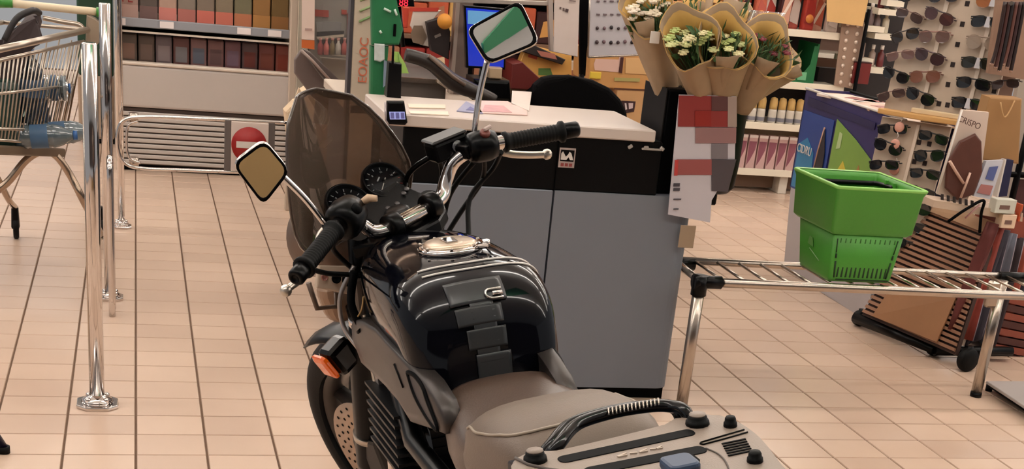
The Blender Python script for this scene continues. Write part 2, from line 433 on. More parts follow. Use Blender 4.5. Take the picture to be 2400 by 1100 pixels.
# --- seat, front nose and pillion hump
def loft(sections, n=28, ex=2.6):
    rg = []
    for (y, z0, z1, wt, wb, cxx) in sections:
        r_ = []
        for k in range(n):
            a = 2 * math.pi * k / n; c_, s_ = math.cos(a), math.sin(a)
            ux = math.copysign(abs(c_) ** (2 / ex), c_); uz = math.copysign(abs(s_) ** (2 / ex), s_)
            wv = wt if uz > 0 else wt + (wb - wt) * min(1, -uz)
            r_.append(Vector((cxx + ux * wv, y, (z0 + z1) / 2 + uz * (z1 - z0) / 2)))
        rg.append(r_)
    return MB().rings(rg)
mb = loft([(-.145, .71, .745, .06, .06, 0), (-.165, .70, .768, .092, .09, 0), (-.20, .69, .780, .108, .115, 0), (-.25, .67, .780, .120, .14, 0), (-.30, .66, .776, .130, .155, 0), (-.36, .66, .774, .138, .165, 0), (-.42, .67, .78, .138, .16, 0), (-.46, .68, .78, .13, .14, 0)])
seat = bobj('rider_seat', mb, vinylf)
mb = loft([(-.360, .74, .765, .10, .12, 0), (-.385, .70, .795, .130, .15, 0), (-.42, .69, .818, .137, .165, 0), (-.48, .69, .832, .137, .17, 0), (-.54, .70, .838, .134, .165, 0), (-.58, .71, .838, .128, .155, 0), (-.62, .72, .825, .118, .14, 0), (-.65, .73, .80, .105, .12, 0), (-.665, .74, .78, .09, .1, 0)], ex=3)
hump = bobj('pillion_seat', mb, vinyl)
HS = [(-.360, .74, .765, .10), (-.385, .70, .795, .130), (-.42, .69, .818, .137), (-.48, .69, .832, .137), (-.54, .70, .838, .134), (-.58, .71, .838, .128), (-.62, .72, .825, .118)]
def hz(x, y, off=.001):
    i = 0
    while i < len(HS) - 2 and y < HS[i + 1][0]: i += 1
    a, b = HS[i], HS[i + 1]; t = max(0, min(1, (y - a[0]) / (b[0] - a[0])))
    z0, z1, w_ = [a[k] + (b[k] - a[k]) * t for k in (1, 2, 3)]
    u = min(.985, abs(x) / w_)
    return Vector((x, y, (z0 + z1) / 2 + (z1 - z0) / 2 * (1 - u ** 3) ** (1 / 3) + off))
P = [(-.128, -.40), (-.132, -.46), (-.122, -.53), (-.10, -.575), (-.06, -.588), (.0, -.588), (.05, -.588), (.095, -.575), (.118, -.53), (.125, -.46), (.122, -.41)]
bobj('piping', MB().tube([hz(p.x, p.y) for p in smooth_path([(x, y, 0) for x, y in P], 6)], .0026, 6), piping, parent=hump)
# --- tail body under the seat
mb = loft([(-.22, .60, .70, .10, .10, 0), (-.4, .60, .72, .14, .12, 0), (-.6, .64, .76, .14, .11, 0), (-.8, .68, .80, .12, .10, 0), (-.98, .70, .80, .09, .08, 0)], n=20)
bobj('tail_fairing', mb, tankm)
# --- grab rails (two black arcs, upper polished edge)
for dy, dz, rr_ in ((.022, -.010, .008), (-.008, .0, .0095)):
    P = smooth_path([(-.118, -.70 + dy, .80 + dz), (-.116, -.725 + dy, .85 + dz), (-.10, -.730 + dy, .872 + dz), (-.06, -.695 + dy, .880 + dz), (-.012, -.682 + dy, .882 + dz), (.04, -.680 + dy, .882 + dz), (.085, -.690 + dy, .880 + dz), (.103, -.72 + dy, .872 + dz), (.106, -.73 + dy, .80 + dz)], 6)
    bobj('grab_rail', MB().tube(P, rr_, 10), mat('rail_black', (5, 5, 7), .16, spec=.5))
mb = MB()
for i in range(14): x = -.005 + i * .006; mb.tube([Vector((x, -.693, .8925)), Vector((x - .004, -.704, .886))], .0014, 5)
bobj('seat_lock_tray', MB().slab([(-.13, -.60, .80), (.12, -.60, .80), (.115, -.755, .835), (-.125, -.755, .835)], (0, 0, -.03), .004), bluep)
bobj('rail_ribs', mb, STEEL)
# --- luggage plate
PZ = .872; PC = Vector((-.02, -.90, PZ))
def pl(x, y, z=0): return Vector((x - .02, y, PZ + z))
out = [(-.168, -.79), (-.156, -.760), (-.128, -.742), (-.09, -.756), (.08, -.742), (.115, -.724), (.15, -.730), (.172, -.77), (.176, -.82), (.170, -.87), (.155, -.94), (.14, -1.02), (.10, -1.06), (-.08, -1.06), (-.14, -1.02), (-.165, -.94), (-.172, -.86)]
outl = smooth_path([pl(x, y) for x, y in out] + [pl(*out[0])], 4)[:-1]
mb = MB().slab(outl, (0, 0, -.022), .005, 2)
plate = bobj('luggage_plate', mb, platem)
def rrect(cx_, cy_, wx, wy, r, ang=0, n=4):
    P = []
    for qx, qy, a0 in ((1, 1, 0), (-1, 1, 90), (-1, -1, 180), (1, -1, 270)):
        for k in range(n + 1):
            a = R(a0 + 90 * k / n); P.append((qx * (wx / 2 - r) + r * math.cos(a), qy * (wy / 2 - r) + r * math.sin(a)))
    c, s = math.cos(R(ang)), math.sin(R(ang))
    return [(cx_ + x * c - y * s, cy_ + x * s + y * c) for x, y in P]
# dark recessed bays of the plate, each a shallow tray proud of nothing
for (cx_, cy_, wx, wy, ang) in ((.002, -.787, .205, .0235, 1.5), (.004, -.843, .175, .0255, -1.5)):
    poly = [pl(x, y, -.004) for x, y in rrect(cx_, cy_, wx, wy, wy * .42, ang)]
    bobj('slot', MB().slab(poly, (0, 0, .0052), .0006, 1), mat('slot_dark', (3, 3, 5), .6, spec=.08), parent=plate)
mb = MB()
for i in range(6): mb.box(pl(.136 - i * .0022, -.842 - i * .0078, .0008), (.036, .0032, .0016))
bobj('grille_slots', mb, BLACKM, parent=plate)
for P in ([(.095, -.824), (.13, -.818), (.168, -.812)], [(.095, -.832), (.13, -.828), (.168, -.822)], [(.095, -.824), (.092, -.828), (.095, -.832)]):
    bobj('seam', MB().tube([pl(x, y, .001) for x, y in P], .0012, 5), BLACKM, parent=plate)
bobj('seam', MB().tube([pl(-.150, -.756, .001), pl(-.142, -.785, .001), (pl(-.125, -.81, .001)), pl(-.10, -.835, .001)], .0028, 5), mat('seam_grey', (92, 82, 76), .6), parent=plate)
bobj('seam', MB().tube(smooth_path([pl(.092, -.845, .001), pl(.098, -.87, .001), pl(.094, -.90, .001), pl(.080, -.94, .001)], 4), .0012, 5), mat('seam_grey', (92, 82, 76), .6), parent=plate)
for x, y, r_ in ((-.128, -.774, .0145), (.121, -.762, .0150), (.158, -.790, .0085), (.130, -.912, .0095), (-.13, -1.0, .012), (.11, -1.02, .012)):
    kn = bobj('mounting_knob', MB().lathe([(r_ * 1.15, 0), (r_ * 1.1, .006), (r_ * .95, .007), (r_ * .9, .012), (r_ * .75, .0145), (.0001, .0145)], o=pl(x, y), seg=12), RUBBER, parent=plate)
    if r_ > .014: bobj('knob_top', MB().lathe([(r_ * .8, .0140), (r_ * .8, .0155), (.0001, .0155)], o=pl(x, y), seg=12), platem, parent=plate)
bobj('latch_button', MB().slab([pl(x, y, .0) for x, y in rrect(.030, -.893, .045, .045, .010)], (0, 0, .016), .005, 2), mat('latch_blue', (54, 72, 98), .45), parent=plate)
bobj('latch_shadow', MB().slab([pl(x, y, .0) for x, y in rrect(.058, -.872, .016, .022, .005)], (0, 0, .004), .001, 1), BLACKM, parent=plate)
# raised maker lettering, worn beyond reading: short raised strokes
mb = MB()
for i, (dx, ln) in enumerate(((-.035, .016), (-.014, .010), (.004, .014), (.022, .008), (.034, .01))):
    mb.box(pl(.01 + dx * .8, -.8135 - .0012 * (i % 2), .001), (ln, .0022, .002), rot=Matrix.Rotation(R(18 * (-1) ** i), 3, 'Z'))
    if i % 2 == 0: mb.box(pl(.01 + dx * .8, -.8170, .001), (ln * .8, .0018, .002))
bobj('raised_lettering', mb, mat('letter_pale', (198, 180, 164), .4), parent=plate)
bobj('plate_skirt', MB().slab([p + Vector((0, 0, -.024)) for p in outl], (0, 0, -.02), .004, 1), BLACKP, parent=plate)
# rack arms
mb = MB()
for sx in (-1, 1):
    mb.tube([(sx * .11, -.45, .70), (sx * .13, -.65, .79), (sx * .12, -.80, .835), (sx * .10, -1.05, .835)], .009, 8)
bobj('rack_arm', mb, BLACKP)
bobj('tail_light', MB().box((0, -1.0, .70), (.15, .05, .07), bev=.012), mat('tail_red', (140, 16, 14), .2, coat=1))

# --- frame, engine, rear wheel, stand (mostly below the picture)
for sx in (-1, 1):
    pr = [(sx * .108, .265, .76), (sx * .114, .235, .69), (sx * .122, .13, .55), (sx * .122, .06, .44), (sx * .12, .0, .36)]
    mb = MB()
    rg = []
    for (x, y, z) in smooth_path(pr, 4):
        n = Vector((0, .90, .43))
        rg.append([Vector((x + sx * .014, y, z)) + n * .026, Vector((x + sx * .014, y, z)) - n * .026, Vector((x - sx * .014, y, z)) - n * .026, Vector((x - sx * .014, y, z)) + n * .026])
    mb.rings(rg, smooth=False)
    dt = bobj('frame_downtube', mb, alum)
    bobj('tube_edge', MB().tube([Vector((x + sx * .013, y + .0225, z + .011)) for x, y, z in smooth_path(pr, 4)], .005, 8), mat('edge_tan', (200, 178, 156), .35, .5), parent=dt)
    bobj('frame_rail', MB().tube([(sx * .03, .30, .80), (sx * .10, .18, .70), (sx * .13, -.05, .62), (sx * .13, -.3, .62), (sx * .11, -.7, .72)], .02, 8), BLACKP)
    bobj('rear_shock', MB().tube([(sx * .12, -.45, .62), (sx * .13, -.62, .33)], .028, 12), BLACKP)
    bobj('swingarm', MB().tube([(sx * .11, -.20, .36), (sx * .12, -.45, .34), (sx * .12, -.705, .30)], .022, 8), BLACKP)
    bobj('footpeg', MB().cyl((sx * .14, -.18, .32), (sx * .25, -.18, .32), .014), RUBBER)
mb = MB().box((0, .06, .42), (.20, .30, .24), bev=.03, seg=2); mb.box((0, .10, .60), (.24, .17, .16), bev=.02, seg=2)
for i in range(7): mb.box((0, .12, .53 + i * .02), (.30, .22, .006))
bobj('engine_block', mb, mat('engine_black', (22, 22, 24), .45, .4))
bobj('engine_cover', MB().lathe([(.09, 0), (.085, .03), (.05, .04), (.0001, .04)], o=(-.10, .02, .40), axis=(-1, 0, 0), seg=24), alum)
mb = MB()
for sx in (-1, 1): mb.tube(smooth_path([(sx * .06, .22, .58), (sx * .07, .33, .50), (sx * .08, .32, .36), (sx * .10, .2, .22), (sx * .12, -.1, .20), (sx * .14, -.5, .26), (sx * .15, -.8, .33)], 5), [.02] * 25 + [.034] * 6, 10)
bobj('exhaust', mb, CHROME)
def wheel(cy, cz, r, wth, st, discx):
    prof_ = []
    for k in range(17):
        a = -math.pi * .62 + 2 * math.pi * .62 * k / 16
        prof_.append((r - wth * .48 + wth * .48 * math.cos(a), wth * .5 * math.sin(a)))
    # lathe about x
    mbt = MB().lathe(prof_ + [prof_[0]], o=(0, cy, cz), axis=(1, 0, 0), seg=56, caps=False)
    wh = bobj('front_wheel' if st else 'rear_wheel', mbt, RUBBER, st=st)
    hw = wth * .38; rr = r - wth * .78
    mbr = MB().lathe([(rr + .022, -hw), (rr + .01, -hw + .006), (rr, -hw + .012), (rr - .006, 0), (rr, hw - .012), (rr + .01, hw - .006), (rr + .022, hw), (rr + .012, 0), (rr + .022, -hw)], o=(0, cy, cz), axis=(1, 0, 0), seg=56, caps=False)
    for k in range(3):
        a = 2 * math.pi * k / 3 + .5
        d = Vector((0, math.cos(a), math.sin(a))); c0 = Vector((0, cy, cz))
        mbr.tube([c0 + d * .03, c0 + d * (rr)], [.026, .02], 8)
    mbr.cyl((-.045, cy, cz), (.045, cy, cz), .035)
    bobj('rim', mbr, mat('rim_grey', (82, 76, 72), .35, .6), st=st, parent=wh)
    mbd = MB().lathe([(.075, -.002), (.145, -.002), (.145, .002), (.075, .002), (.075, -.002)], o=(discx, cy, cz), axis=(1, 0, 0), seg=48, caps=False)
    dsk = bobj('brake_disc', mbd, mat('disc_steel', (176, 150, 128), .4, .55), st=st, parent=wh)
    mbh = MB()
    for k in range(24):
        for rad, da in ((.092, 0), (.112, .09), (.130, .18)):
            a = 2 * math.pi * k / 24 + da; c_ = (discx, cy + rad * math.cos(a), cz + rad * math.sin(a))
            mbh.cyl((discx - .0026, c_[1], c_[2]), (discx + .0026, c_[1], c_[2]), .0045, seg=6)
    bobj('disc_holes', mbh, BLACKM, st=st, parent=wh, kind='stuff')
    mbc = MB().lathe([(.03, -.004), (.074, -.003), (.074, .003), (.03, .004), (.03, -.004)], o=(discx, cy, cz), axis=(1, 0, 0), seg=24, caps=False)
    bobj('disc_carrier', mbc, BLACKP, st=st, parent=wh)
wheel(.70, .300, .300, .115, 'w', -.074); wheel(-.705, .305, .305, .14, False, .09)
bobj('side_stand', MB().tube([(-.10, .0, .30), (-.16, -.03, .16), (-.222, -.04, .047)], .011, 8), BLACKP)
bobj('stand_foot', MB().box((-.222, -.045, .042), (.03, .055, .008), rot=Matrix.Rotation(R(9.4), 3, 'Y'), bev=.002), BLACKP)

# --- fork group (steered)
def fy(z): return .795 + .035 - .466 * z
for sx in (-1, 1):
    bobj('fork_leg', MB().tube([(sx * .10, fy(.94), .94), (sx * .10, fy(.62), .62)], .021, 16), BLACKP, st='w')
    sl = bobj('fork_slider', MB().tube([(sx * .10, fy(.72), .72), (sx * .10, fy(.66), .66), (sx * .10, fy(.30), .30), (sx * .10, fy(.27), .27)], [.028, .033, .03, .026], 16), BLACKP, st='w')
    bobj('slider_ring', MB().cyl((sx * .10, fy(.395), .395), (sx * .10, fy(.378), .378), .034), levm, st='w', parent=sl)
    bobj('slider_glint', MB().cyl((sx * .10, fy(.735), .735), (sx * .10, fy(.715), .715), .030), CHROME, st='w', parent=sl)
    # turn signal pod
    s_ = bobj('turn_signal', MB().box((sx * .150, .550, .650), (.068, .055, .072), bev=.014, seg=2, rot=Matrix.Rotation(R(sx * 18), 3, 'Y')), mat('signal_black', (5, 4, 5), .16, spec=.3), st='w')
    bobj('signal_lens', MB().box((sx * .190, .556, .640), (.018, .052, .064), bev=.012, seg=2, rot=Matrix.Rotation(R(sx * 18), 3, 'Y')), mat('amber_lens', (222, 96, 22), .2, coat=1., emit=.15), st='w', parent=s_)
    bobj('signal_stalk', MB().cyl((sx * .10, .535, .672), (sx * .16, .55, .655), .014), BLACKP, st='w', parent=s_)
bobj('brake_caliper', MB().box((-.098, .63, .33), (.05, .075, .12), bev=.012, seg=2), mat('caliper_black', (20, 20, 22), .35), st='w')
# mudguard
rg = []
for k in range(15):
    a = R(62 + 90 * k / 14); rr_ = .325
    rg.append([Vector((x, .70 + (rr_ - abs(x) ** 2 * 4) * math.cos(a), .30 + (rr_ - abs(x) ** 2 * 4) * math.sin(a))) for x in (-.07, -.05, -.02, .02, .05, .07)])
bobj('mudguard', MB().grid(rg), BLACKP, st='w', thick=.004)
# yokes, instruments bracket
bobj('top_yoke', MB().slab([(-.125, .385, .925), (-.10, .425, .925), (.10, .425, .925), (.125, .385, .925), (.09, .335, .925), (.04, .30, .925), (-.04, .30, .925), (-.09, .335, .925)], (0, 0, -.03), .006), BLACKP, st=True)
bobj('lower_yoke', MB().slab([(-.125, .50, .76), (-.10, .54, .76), (.10, .54, .76), (.125, .50, .76), (.04, .43, .76), (-.04, .43, .76)], (0, 0, -.03), .006), BLACKP, st='w')
bobj('ignition_lock', MB().lathe([(.026, 0), (.026, .028), (.02, .032), (.0001, .032)], o=(0, .378, .925), seg=20), mat('lock_dark', (40, 38, 38), .35), st=True)
# handlebar (chrome tube) with clamps and grips
hb = smooth_path([(-.372, .208, .995), (-.23, .268, 1.018), (-.175, .304, 1.020), (-.140, .335, 1.003), (-.115, .344, .972), (-.085, .338, .946), (0, .330, .943), (.085, .338, .946), (.115, .344, .972), (.140, .335, 1.003), (.175, .304, 1.020), (.23, .268, 1.018), (.372, .208, .995)], 6)
bar = bobj('handlebar', MB().tube(hb, .0142, 16), CHROME, st=True)
for x in (-.052, .052):
    cl = bobj('bar_clamp', MB().lathe([(.014, -.014), (.025, -.014), (.027, -.008), (.027, .008), (.025, .014), (.014, .014)], o=(x, .332, .945), axis=(1, 0, 0), seg=20), BLACKP, st=True)
    bobj('riser', MB().box((x, .336, .932), (.026, .032, .04), bev=.004), BLACKP, st=True, parent=cl)
mb = MB()
for k in range(9):
    a = 2 * math.pi * k / 9
    mb.tube([(-.028, .331 + .0142 * math.cos(a), .944 + .0142 * math.sin(a)), (.028, .331 + .0142 * math.cos(a), .944 + .0142 * math.sin(a))], .0012, 4)
bobj('knurling', mb, mat('knurl', (210, 190, 168), .3, .9), st=True, parent=bar)
def gd(sx, t): return Vector((sx * (.225 + (.372 - .225) * t), .27 + (.208 - .27) * t, 1.018 + (.995 - 1.018) * t))
for sx in (-1, 1):
    ax = (gd(sx, 1) - gd(sx, 0)).normalized()
    pr_ = [(.017, .0), (.021, .002), (.021, .008), (.0175, .011)]
    n = 15
    for i in range(n): pr_ += [(.0172, .014 + i * .0072), (.0160, .0160 + i * .0072), (.0160, .0185 + i * .0072)]
    pr_ += [(.0172, .124), (.022, .127), (.022, .133), (.0165, .135)]
    g = bobj('grip', MB().lathe(pr_, o=gd(sx, 0), axis=ax, seg=24), RUBBER, st=True)
    bobj('bar_end', MB().lathe([(.013, .133), (.0165, .136), (.0165, .163), (.014, .167), (.008, .168), (.008, .164), (.0001, .164)], o=gd(sx, 0), axis=ax, seg=24), BLACKP, st=True, parent=g)
    # switch housing
    c0 = gd(sx, -.28) + Vector((0, 0, -.004 if sx < 0 else 0)); kk = 1.18 if sx < 0 else 1.0
    sw = bobj('switch_housing', MB().lathe([(.016 * kk, -.032 * kk), (.027 * kk, -.029 * kk), (.032 * kk, -.012), (.032 * kk, .012), (.027 * kk, .028), (.018, .031)], o=c0, axis=ax, seg=20), BLACKP, st=True)
    if sx > 0:
        bobj('kill_switch', MB().lathe([(.011, 0), (.011, .007), (.008, .009), (.0001, .009)], o=c0 + Vector((0, -.016, .025)), axis=(0, -.5, .86), seg=16), mat('kill_red', (112, 58, 50), .35), st=True, parent=sw)
        bobj('kill_rocker', MB().box(c0 + Vector((.006, -.022, .037)), (.02, .006, .008), bev=.002), mat('rocker_pale', (196, 176, 168), .4), st=True, parent=sw)
    else:
        bobj('horn_button', MB().lathe([(.011, 0), (.011, .01), (.0001, .012)], o=c0 + Vector((.008, -.026, .016)), axis=(.2, -.8, .5), seg=14), BLACKM, st=True, parent=sw)
        bobj('dip_switch', MB().box(c0 + Vector((.0, -.032, -.006)), (.018, .01, .012), bev=.002), BLACKM, st=True, parent=sw)
        bobj('choke_lever', MB().tube([c0 + Vector((.03, .0, .012)), c0 + Vector((.052, -.018, .022)), c0 + Vector((.062, -.03, .018))], [.005, .0085, .006], 10), mat('horn_tan', (206, 176, 146), .35), st=True, parent=sw)
    # lever
    piv = gd(sx, -.22) + Vector((0, .032, -.012))
    L_ = smooth_path([piv, gd(sx, .0) + Vector((0, .052, -.016)), gd(sx, .25) + Vector((0, .048, -.035)), gd(sx, .5) + Vector((0, .045, -.045)), gd(sx, .72 if sx > 0 else 1.02) + Vector((0, .045, -.050 if sx > 0 else -.030))], 5)
    n = len(L_)
    lv = bobj('brake_lever' if sx > 0 else 'clutch_lever', MB().tube(L_ + [L_[-1] + ax * .006], [.0085 - .0015 * i / n for i in range(n)] + [.010], 10), levm, st=True)
    bobj('lever_tip', MB().ball(L_[-1] + ax * .004, .0115, 12), levm, st=True, parent=lv)
    bobj('lever_perch', MB().box(gd(sx, -.42) + Vector((0, .022, -.006)), (.034, .05, .03), bev=.006, seg=2), BLACKP, st=True)
# brake reservoir: angular black box
res = bobj('brake_reservoir', MB().box((.150, .360, 1.030), (.080, .050, .040), bev=.006, seg=2, rot=Matrix.Rotation(R(-12), 3, 'Z')), BLACKP, st=True)
bobj('reservoir_lid', MB().box((.150, .360, 1.053), (.084, .054, .007), bev=.003, rot=Matrix.Rotation(R(-12), 3, 'Z')), mat('lid_dark', (30, 29, 31), .3), st=True, parent=res)
bobj('sight_glass', MB().lathe([(.012, 0), (.012, .004), (.0001, .005)], o=(.155, .333, 1.032), axis=(0, -1, 0), seg=16), mat('sight_grey', (84, 86, 90), .2, coat=1), st=True, parent=res)
# gauges
gn = Vector((0, -.62, .78)).normalized()
dialm = mat('dial_black', (20, 20, 24), .4, spec=.2); tickm = mat('dial_white', (196, 194, 190), .6); redm = mat('dial_red', (190, 60, 48), .5)
for sx, gx, gz, need, nm in ((-1, -.052, .974, 128, 'tachometer'), (1, .050, .981, 128, 'speedometer')):
    gc = Vector((gx, .470, gz))
    G = frame(gc, (1, 0, 0), (0, .78, .62))
    g = bobj(nm, MB().lathe([(.030, -.05), (.044, -.03), (.049, -.006), (.050, .010), (.047, .013), (.0445, .012), (.0430, .002), (.0001, .002)], seg=40).xf(G), BLACKP, st=True)
    bobj('dial', MB().lathe([(.0425, .002), (.0425, .0035), (.0001, .0035)], seg=36).xf(G), dialm, st=True, parent=g)
    mb = MB(); mr = MB()
    for k in range(11):
        a = R(215 - 250 * k / 10); ln = .006
        tgt = mr if (k > 8 and sx > 0) else mb
        tgt.box(Vector((.0365 * math.cos(a), .0365 * math.sin(a), .0042)), (ln, .0015, .0008), rot=Matrix.Rotation(a, 3, 'Z'))
    mb.box((0, -.024, .0042), (.016, .004, .0008)); mb.box((-.006, .012, .0042), (.014, .003, .0008), rot=Matrix.Rotation(R(30), 3, 'Z'))
    bobj('dial_ticks', mb.xf(G), tickm, st=True, parent=g); bobj('red_ticks', mr.xf(G), redm, st=True, parent=g) if sx > 0 else mr.bm.free()
    for k in range(0, 6):
        a = R(215 - 250 * k / 5)
        text('dial_number', str(k * 2 if sx < 0 else k * 4), .0065, tickm, g, SM @ G @ Matrix.Translation((.0275 * math.cos(a), .0275 * math.sin(a), .004)), .0003)
    a = R(218 if sx > 0 else 218)
    bobj('needle', MB().box(Vector((.010 * math.cos(a), .010 * math.sin(a), .006)), (.042, .0018, .001), rot=Matrix.Rotation(a, 3, 'Z')).xf(G), mat('needle_white', (226, 214, 196), .4, emit=.15), st=True, parent=g)
    bobj('needle_hub', MB().lathe([(.005, .0035), (.005, .0075), (.0001, .008)], seg=12).xf(G), BLACKP, st=True, parent=g)
    bobj('gauge_glass', MB().lathe([(.043, .0105), (.03, .0115), (.0001, .012)], seg=36).xf(G), see_through('gauge_glass', (235, 238, 240), -.02), st=True, parent=g)
pn = bobj('warning_light_panel', MB().slab([(-.055, .455, .975), (.07, .455, .980), (.085, .40, .955), (.06, .375, .940), (-.055, .375, .938)], (0, -.01, -.02), .004), mat('panel_dark', (22, 22, 23), .5, spec=.2), st=True)
for i, (x, y, z) in enumerate(((.052, .413, .963), (.066, .419, .966), (.02, .40, .955), (-.005, .40, .955))):
    bobj('warning_lens', MB().lathe([(.0055, 0), (.0055, .0025), (.0001, .003)], o=(x, y, z), axis=(0, -.4, .9), seg=12), mat('lens_grey', (96, 92, 92), .3), st=True, parent=pn)
# headlight shell, bracket with round holes
bobj('headlight', MB().lathe([(.0001, -.10), (.05, -.09), (.08, -.05), (.088, 0), (.092, .02), (.085, .03), (.0001, .04)], o=(0, .68, .85), axis=(0, 1, -.05), seg=32), mat('headlight_shell', (110, 92, 80), .35, .3), st='w')
hp = [(-.172, .50, .835), (-.150, .495, .878), (-.055, .475, .835), (-.085, .485, .775)]
br = bobj('headlight_bracket', MB().slab(hp, (0, .012, -.002), .003), mat('bracket_beige', (206, 186, 166), .5), st='w')
for u, v, r_ in ((.13, .5, .008), (.38, .5, .011), (.64, .5, .015), (.88, .6, .008)):
    p = (Vector(hp[0]) * (1 - v) + Vector(hp[1]) * v) * (1 - u) + (Vector(hp[3]) * (1 - v) + Vector(hp[2]) * v) * u
    bobj('bracket_hole', MB().lathe([(r_, 0), (r_, .003), (r_ * .8, .003), (r_ * .8, .001), (.0001, .001)], o=p + Vector((0, -.001, 0)), axis=(0, -1, .02), seg=16), BLACKM if r_ > .009 else mat('hole_red', (150, 96, 84), .4), st='w', parent=br)
bobj('bracket_loop', MB().tube([(-.175, .52, .845), (-.178, .52, .785), (-.135, .515, .77), (-.125, .51, .80)], .006, 8), mat('loop_dark', (96, 78, 66), .4, .4), st='w')
bobj('cowl_lower', MB().box((-.095, .555, .765), (.09, .07, .10), bev=.03, seg=3), mat('cowl_tan', (150, 122, 100), .35, .3), st='w')
# windshield
def ws(u, v):
    zt = .865 + .350 * v
    hw = [.085, .125, .150, .160, .158, .150, .138, .124, .106, .082, .026]; k = v * 10; i = min(int(k), 9); hwv = hw[i] + (hw[i + 1] - hw[i]) * (k - i)
    x = hwv * u; y = .585 - .085 * (u * u) * (hwv / .16) - .10 * v
    return Vector((x - .030 - .022 * v * v, y, zt - .0 * u * u))
rg = [[ws(-1 + 2 * j / 20, i / 30) for j in range(21)] for i in range(31)]
wsm = see_through('smoked_screen', (215, 200, 188), .06, .42, bodyc=(156, 134, 118))
wsh = bobj('windscreen', MB().grid(rg), wsm, st='w', thick=.003)
edge = [ws(-1, i / 30) for i in range(31)] + [ws(-1 + j / 5, 1) for j in range(11)] + [ws(1, 1 - i / 30) for i in range(31)]
edge += [ws(1 - j / 5, 0) for j in range(11)]
bobj('screen_rim', MB().tube(edge, .0030, 6, closed=True), mat('screen_edge', (78, 64, 56), .25, coat=1), st='w', parent=wsh)
for x, z in ((-.11, .93), (.09, .93)):
    bobj('screen_bolt', MB().lathe([(.009, 0), (.009, .004), (.0001, .006)], o=(x, .51, z), axis=(0, -1, 0), seg=12), BLACKP, st='w', parent=wsh)
# mirrors
def mirror(base, top, c, cs, glassm, lbl):
    """cs: four glass corner positions"""
    st_ = bobj('mirror_stem', MB().tube(smooth_path([base, Vector(base) * .55 + Vector(top) * .45 + Vector((.0, .0, .01)), top], 6), [.0065] * 13, 12), CHROME, st=True)
    bobj('stem_nut', MB().cyl(Vector(base) - Vector((0, 0, .012)), Vector(base) + Vector((0, 0, .012)), .012, seg=6), BLACKP, st=True, parent=st_)
    cs = [Vector(p) for p in cs]; cc = sum(cs, Vector()) / 4; cs = [cc + (p - cc) * 1.14 for p in cs]
    nrm = (cs[1] - cs[0]).cross(cs[3] - cs[0]).normalized()
    if nrm.y > 0: nrm = -nrm
    def ringp(k, d):
        P = [cc + (p - cc) * k + nrm * d for p in cs]; o = []
        for i in range(4):
            a, b_, c_ = P[i - 1], P[i], P[(i + 1) % 4]; rad = .018 * k
            u = (a - b_).normalized() * rad; v = (c_ - b_).normalized() * rad
            for t in (0, .25, .5, .75, 1): o.append((b_ + u) * (1 - t) ** 2 + b_ * 2 * t * (1 - t) + (b_ + v) * t ** 2)
        return o
    mb = MB().rings([ringp(.55, -.030), ringp(.95, -.018), ringp(1.08, -.004), ringp(1.09, .003), ringp(1.05, .005)])
    h = bobj('mirror_shell', mb, CHROME, st=True)
    bobj('mirror_frame', MB().rings([ringp(1.06, .0045), ringp(1.06, .007), ringp(.94, .006), ringp(.94, .0045), ringp(1.06, .0045)], closed_ends=False), BLACKM, st=True, parent=h)
    bobj('mirror_glass', MB().rings([ringp(.96, .003), ringp(.96, .0052)], smooth=False), glassm, st=True, parent=h)
mg = mat('mirror_silver', (238, 240, 240), .01, 1.)

mirror((.19, .317, 1.035), (.252, .292, 1.178), None, [(.2451, .3088, 1.2376), (.3257, .2547, 1.2595), (.3158, .2178, 1.1942), (.2429, .2717, 1.1815)], mg, '')
mirror((-.22, .300, 1.015), (-.284, .302, 1.148), None, [(-.3527, .3199, 1.1914), (-.3059, .2884, 1.2133), (-.2815, .285, 1.1561), (-.3251, .3183, 1.1155)], mg, '')
# cables
cab = [
 [(-.17, .32, 1.0), (-.13, .42, .99), (-.07, .44, .90), (-.03, .40, .78)],
 [(-.20, .30, .99), (-.16, .40, .93), (-.10, .40, .84), (-.06, .30, .80)],
 [(-.30, .28, .97), (-.20, .38, .90), (-.12, .36, .86), (-.09, .28, .83), (-.07, .2, .80)],
 [(.20, .31, .99), (.22, .36, .93), (.17, .40, .87), (.08, .42, .80)],
 [(.18, .32, .99), (.16, .40, .92), (.12, .42, .84), (.06, .44, .76)],
 [(.24, .30, .99), (.24, .34, .95), (.18, .36, .91), (.13, .33, .86), (.08, .28, .82)],
 [(.15, .40, 1.02), (.18, .44, .95), (.13, .46, .85), (.10, .50, .70)],
]
for P in cab:
    bobj('control_cable', MB().tube(smooth_path(P, 6), .0055, 8), RUBBER, st=True)
bobj('brake_hose', MB().tube(smooth_path([(.12, .38, 1.02), (.09, .44, .98), (.10, .47, .88), (.07, .50, .76)], 6), .006, 8), BLACKP, st=True)
bobj('wiring_bundle', MB().tube(smooth_path([(-.10, .40, .90), (-.09, .36, .84), (-.10, .31, .80), (-.11, .27, .76)], 6), .014, 8), BLACKM, st=False)
bobj('wiring_bundle', MB().tube(smooth_path([(-.13, .30, .86), (-.15, .27, .80), (-.13, .24, .74)], 6), .009, 8), BLACKM, st=False)
bobj('yellow_wire', MB().tube(smooth_path([(-.135, .33, .80), (-.145, .28, .77), (-.14, .23, .80), (-.135, .22, .83)], 6), .002, 6), mat('wire_yellow', (176, 146, 96), .5), st=False)
bobj('radiator_shroud', MB().box((-.10, .33, .78), (.06, .05, .12), bev=.012, seg=2), mat('shroud', (92, 78, 68), .4), st=False)
bobj('front_cowl_edge', MB().tube(smooth_path([(-.12, .34, .86), (-.155, .345, .80), (-.158, .335, .74), (-.14, .30, .70)], 6), .005, 8), alum, st=False)
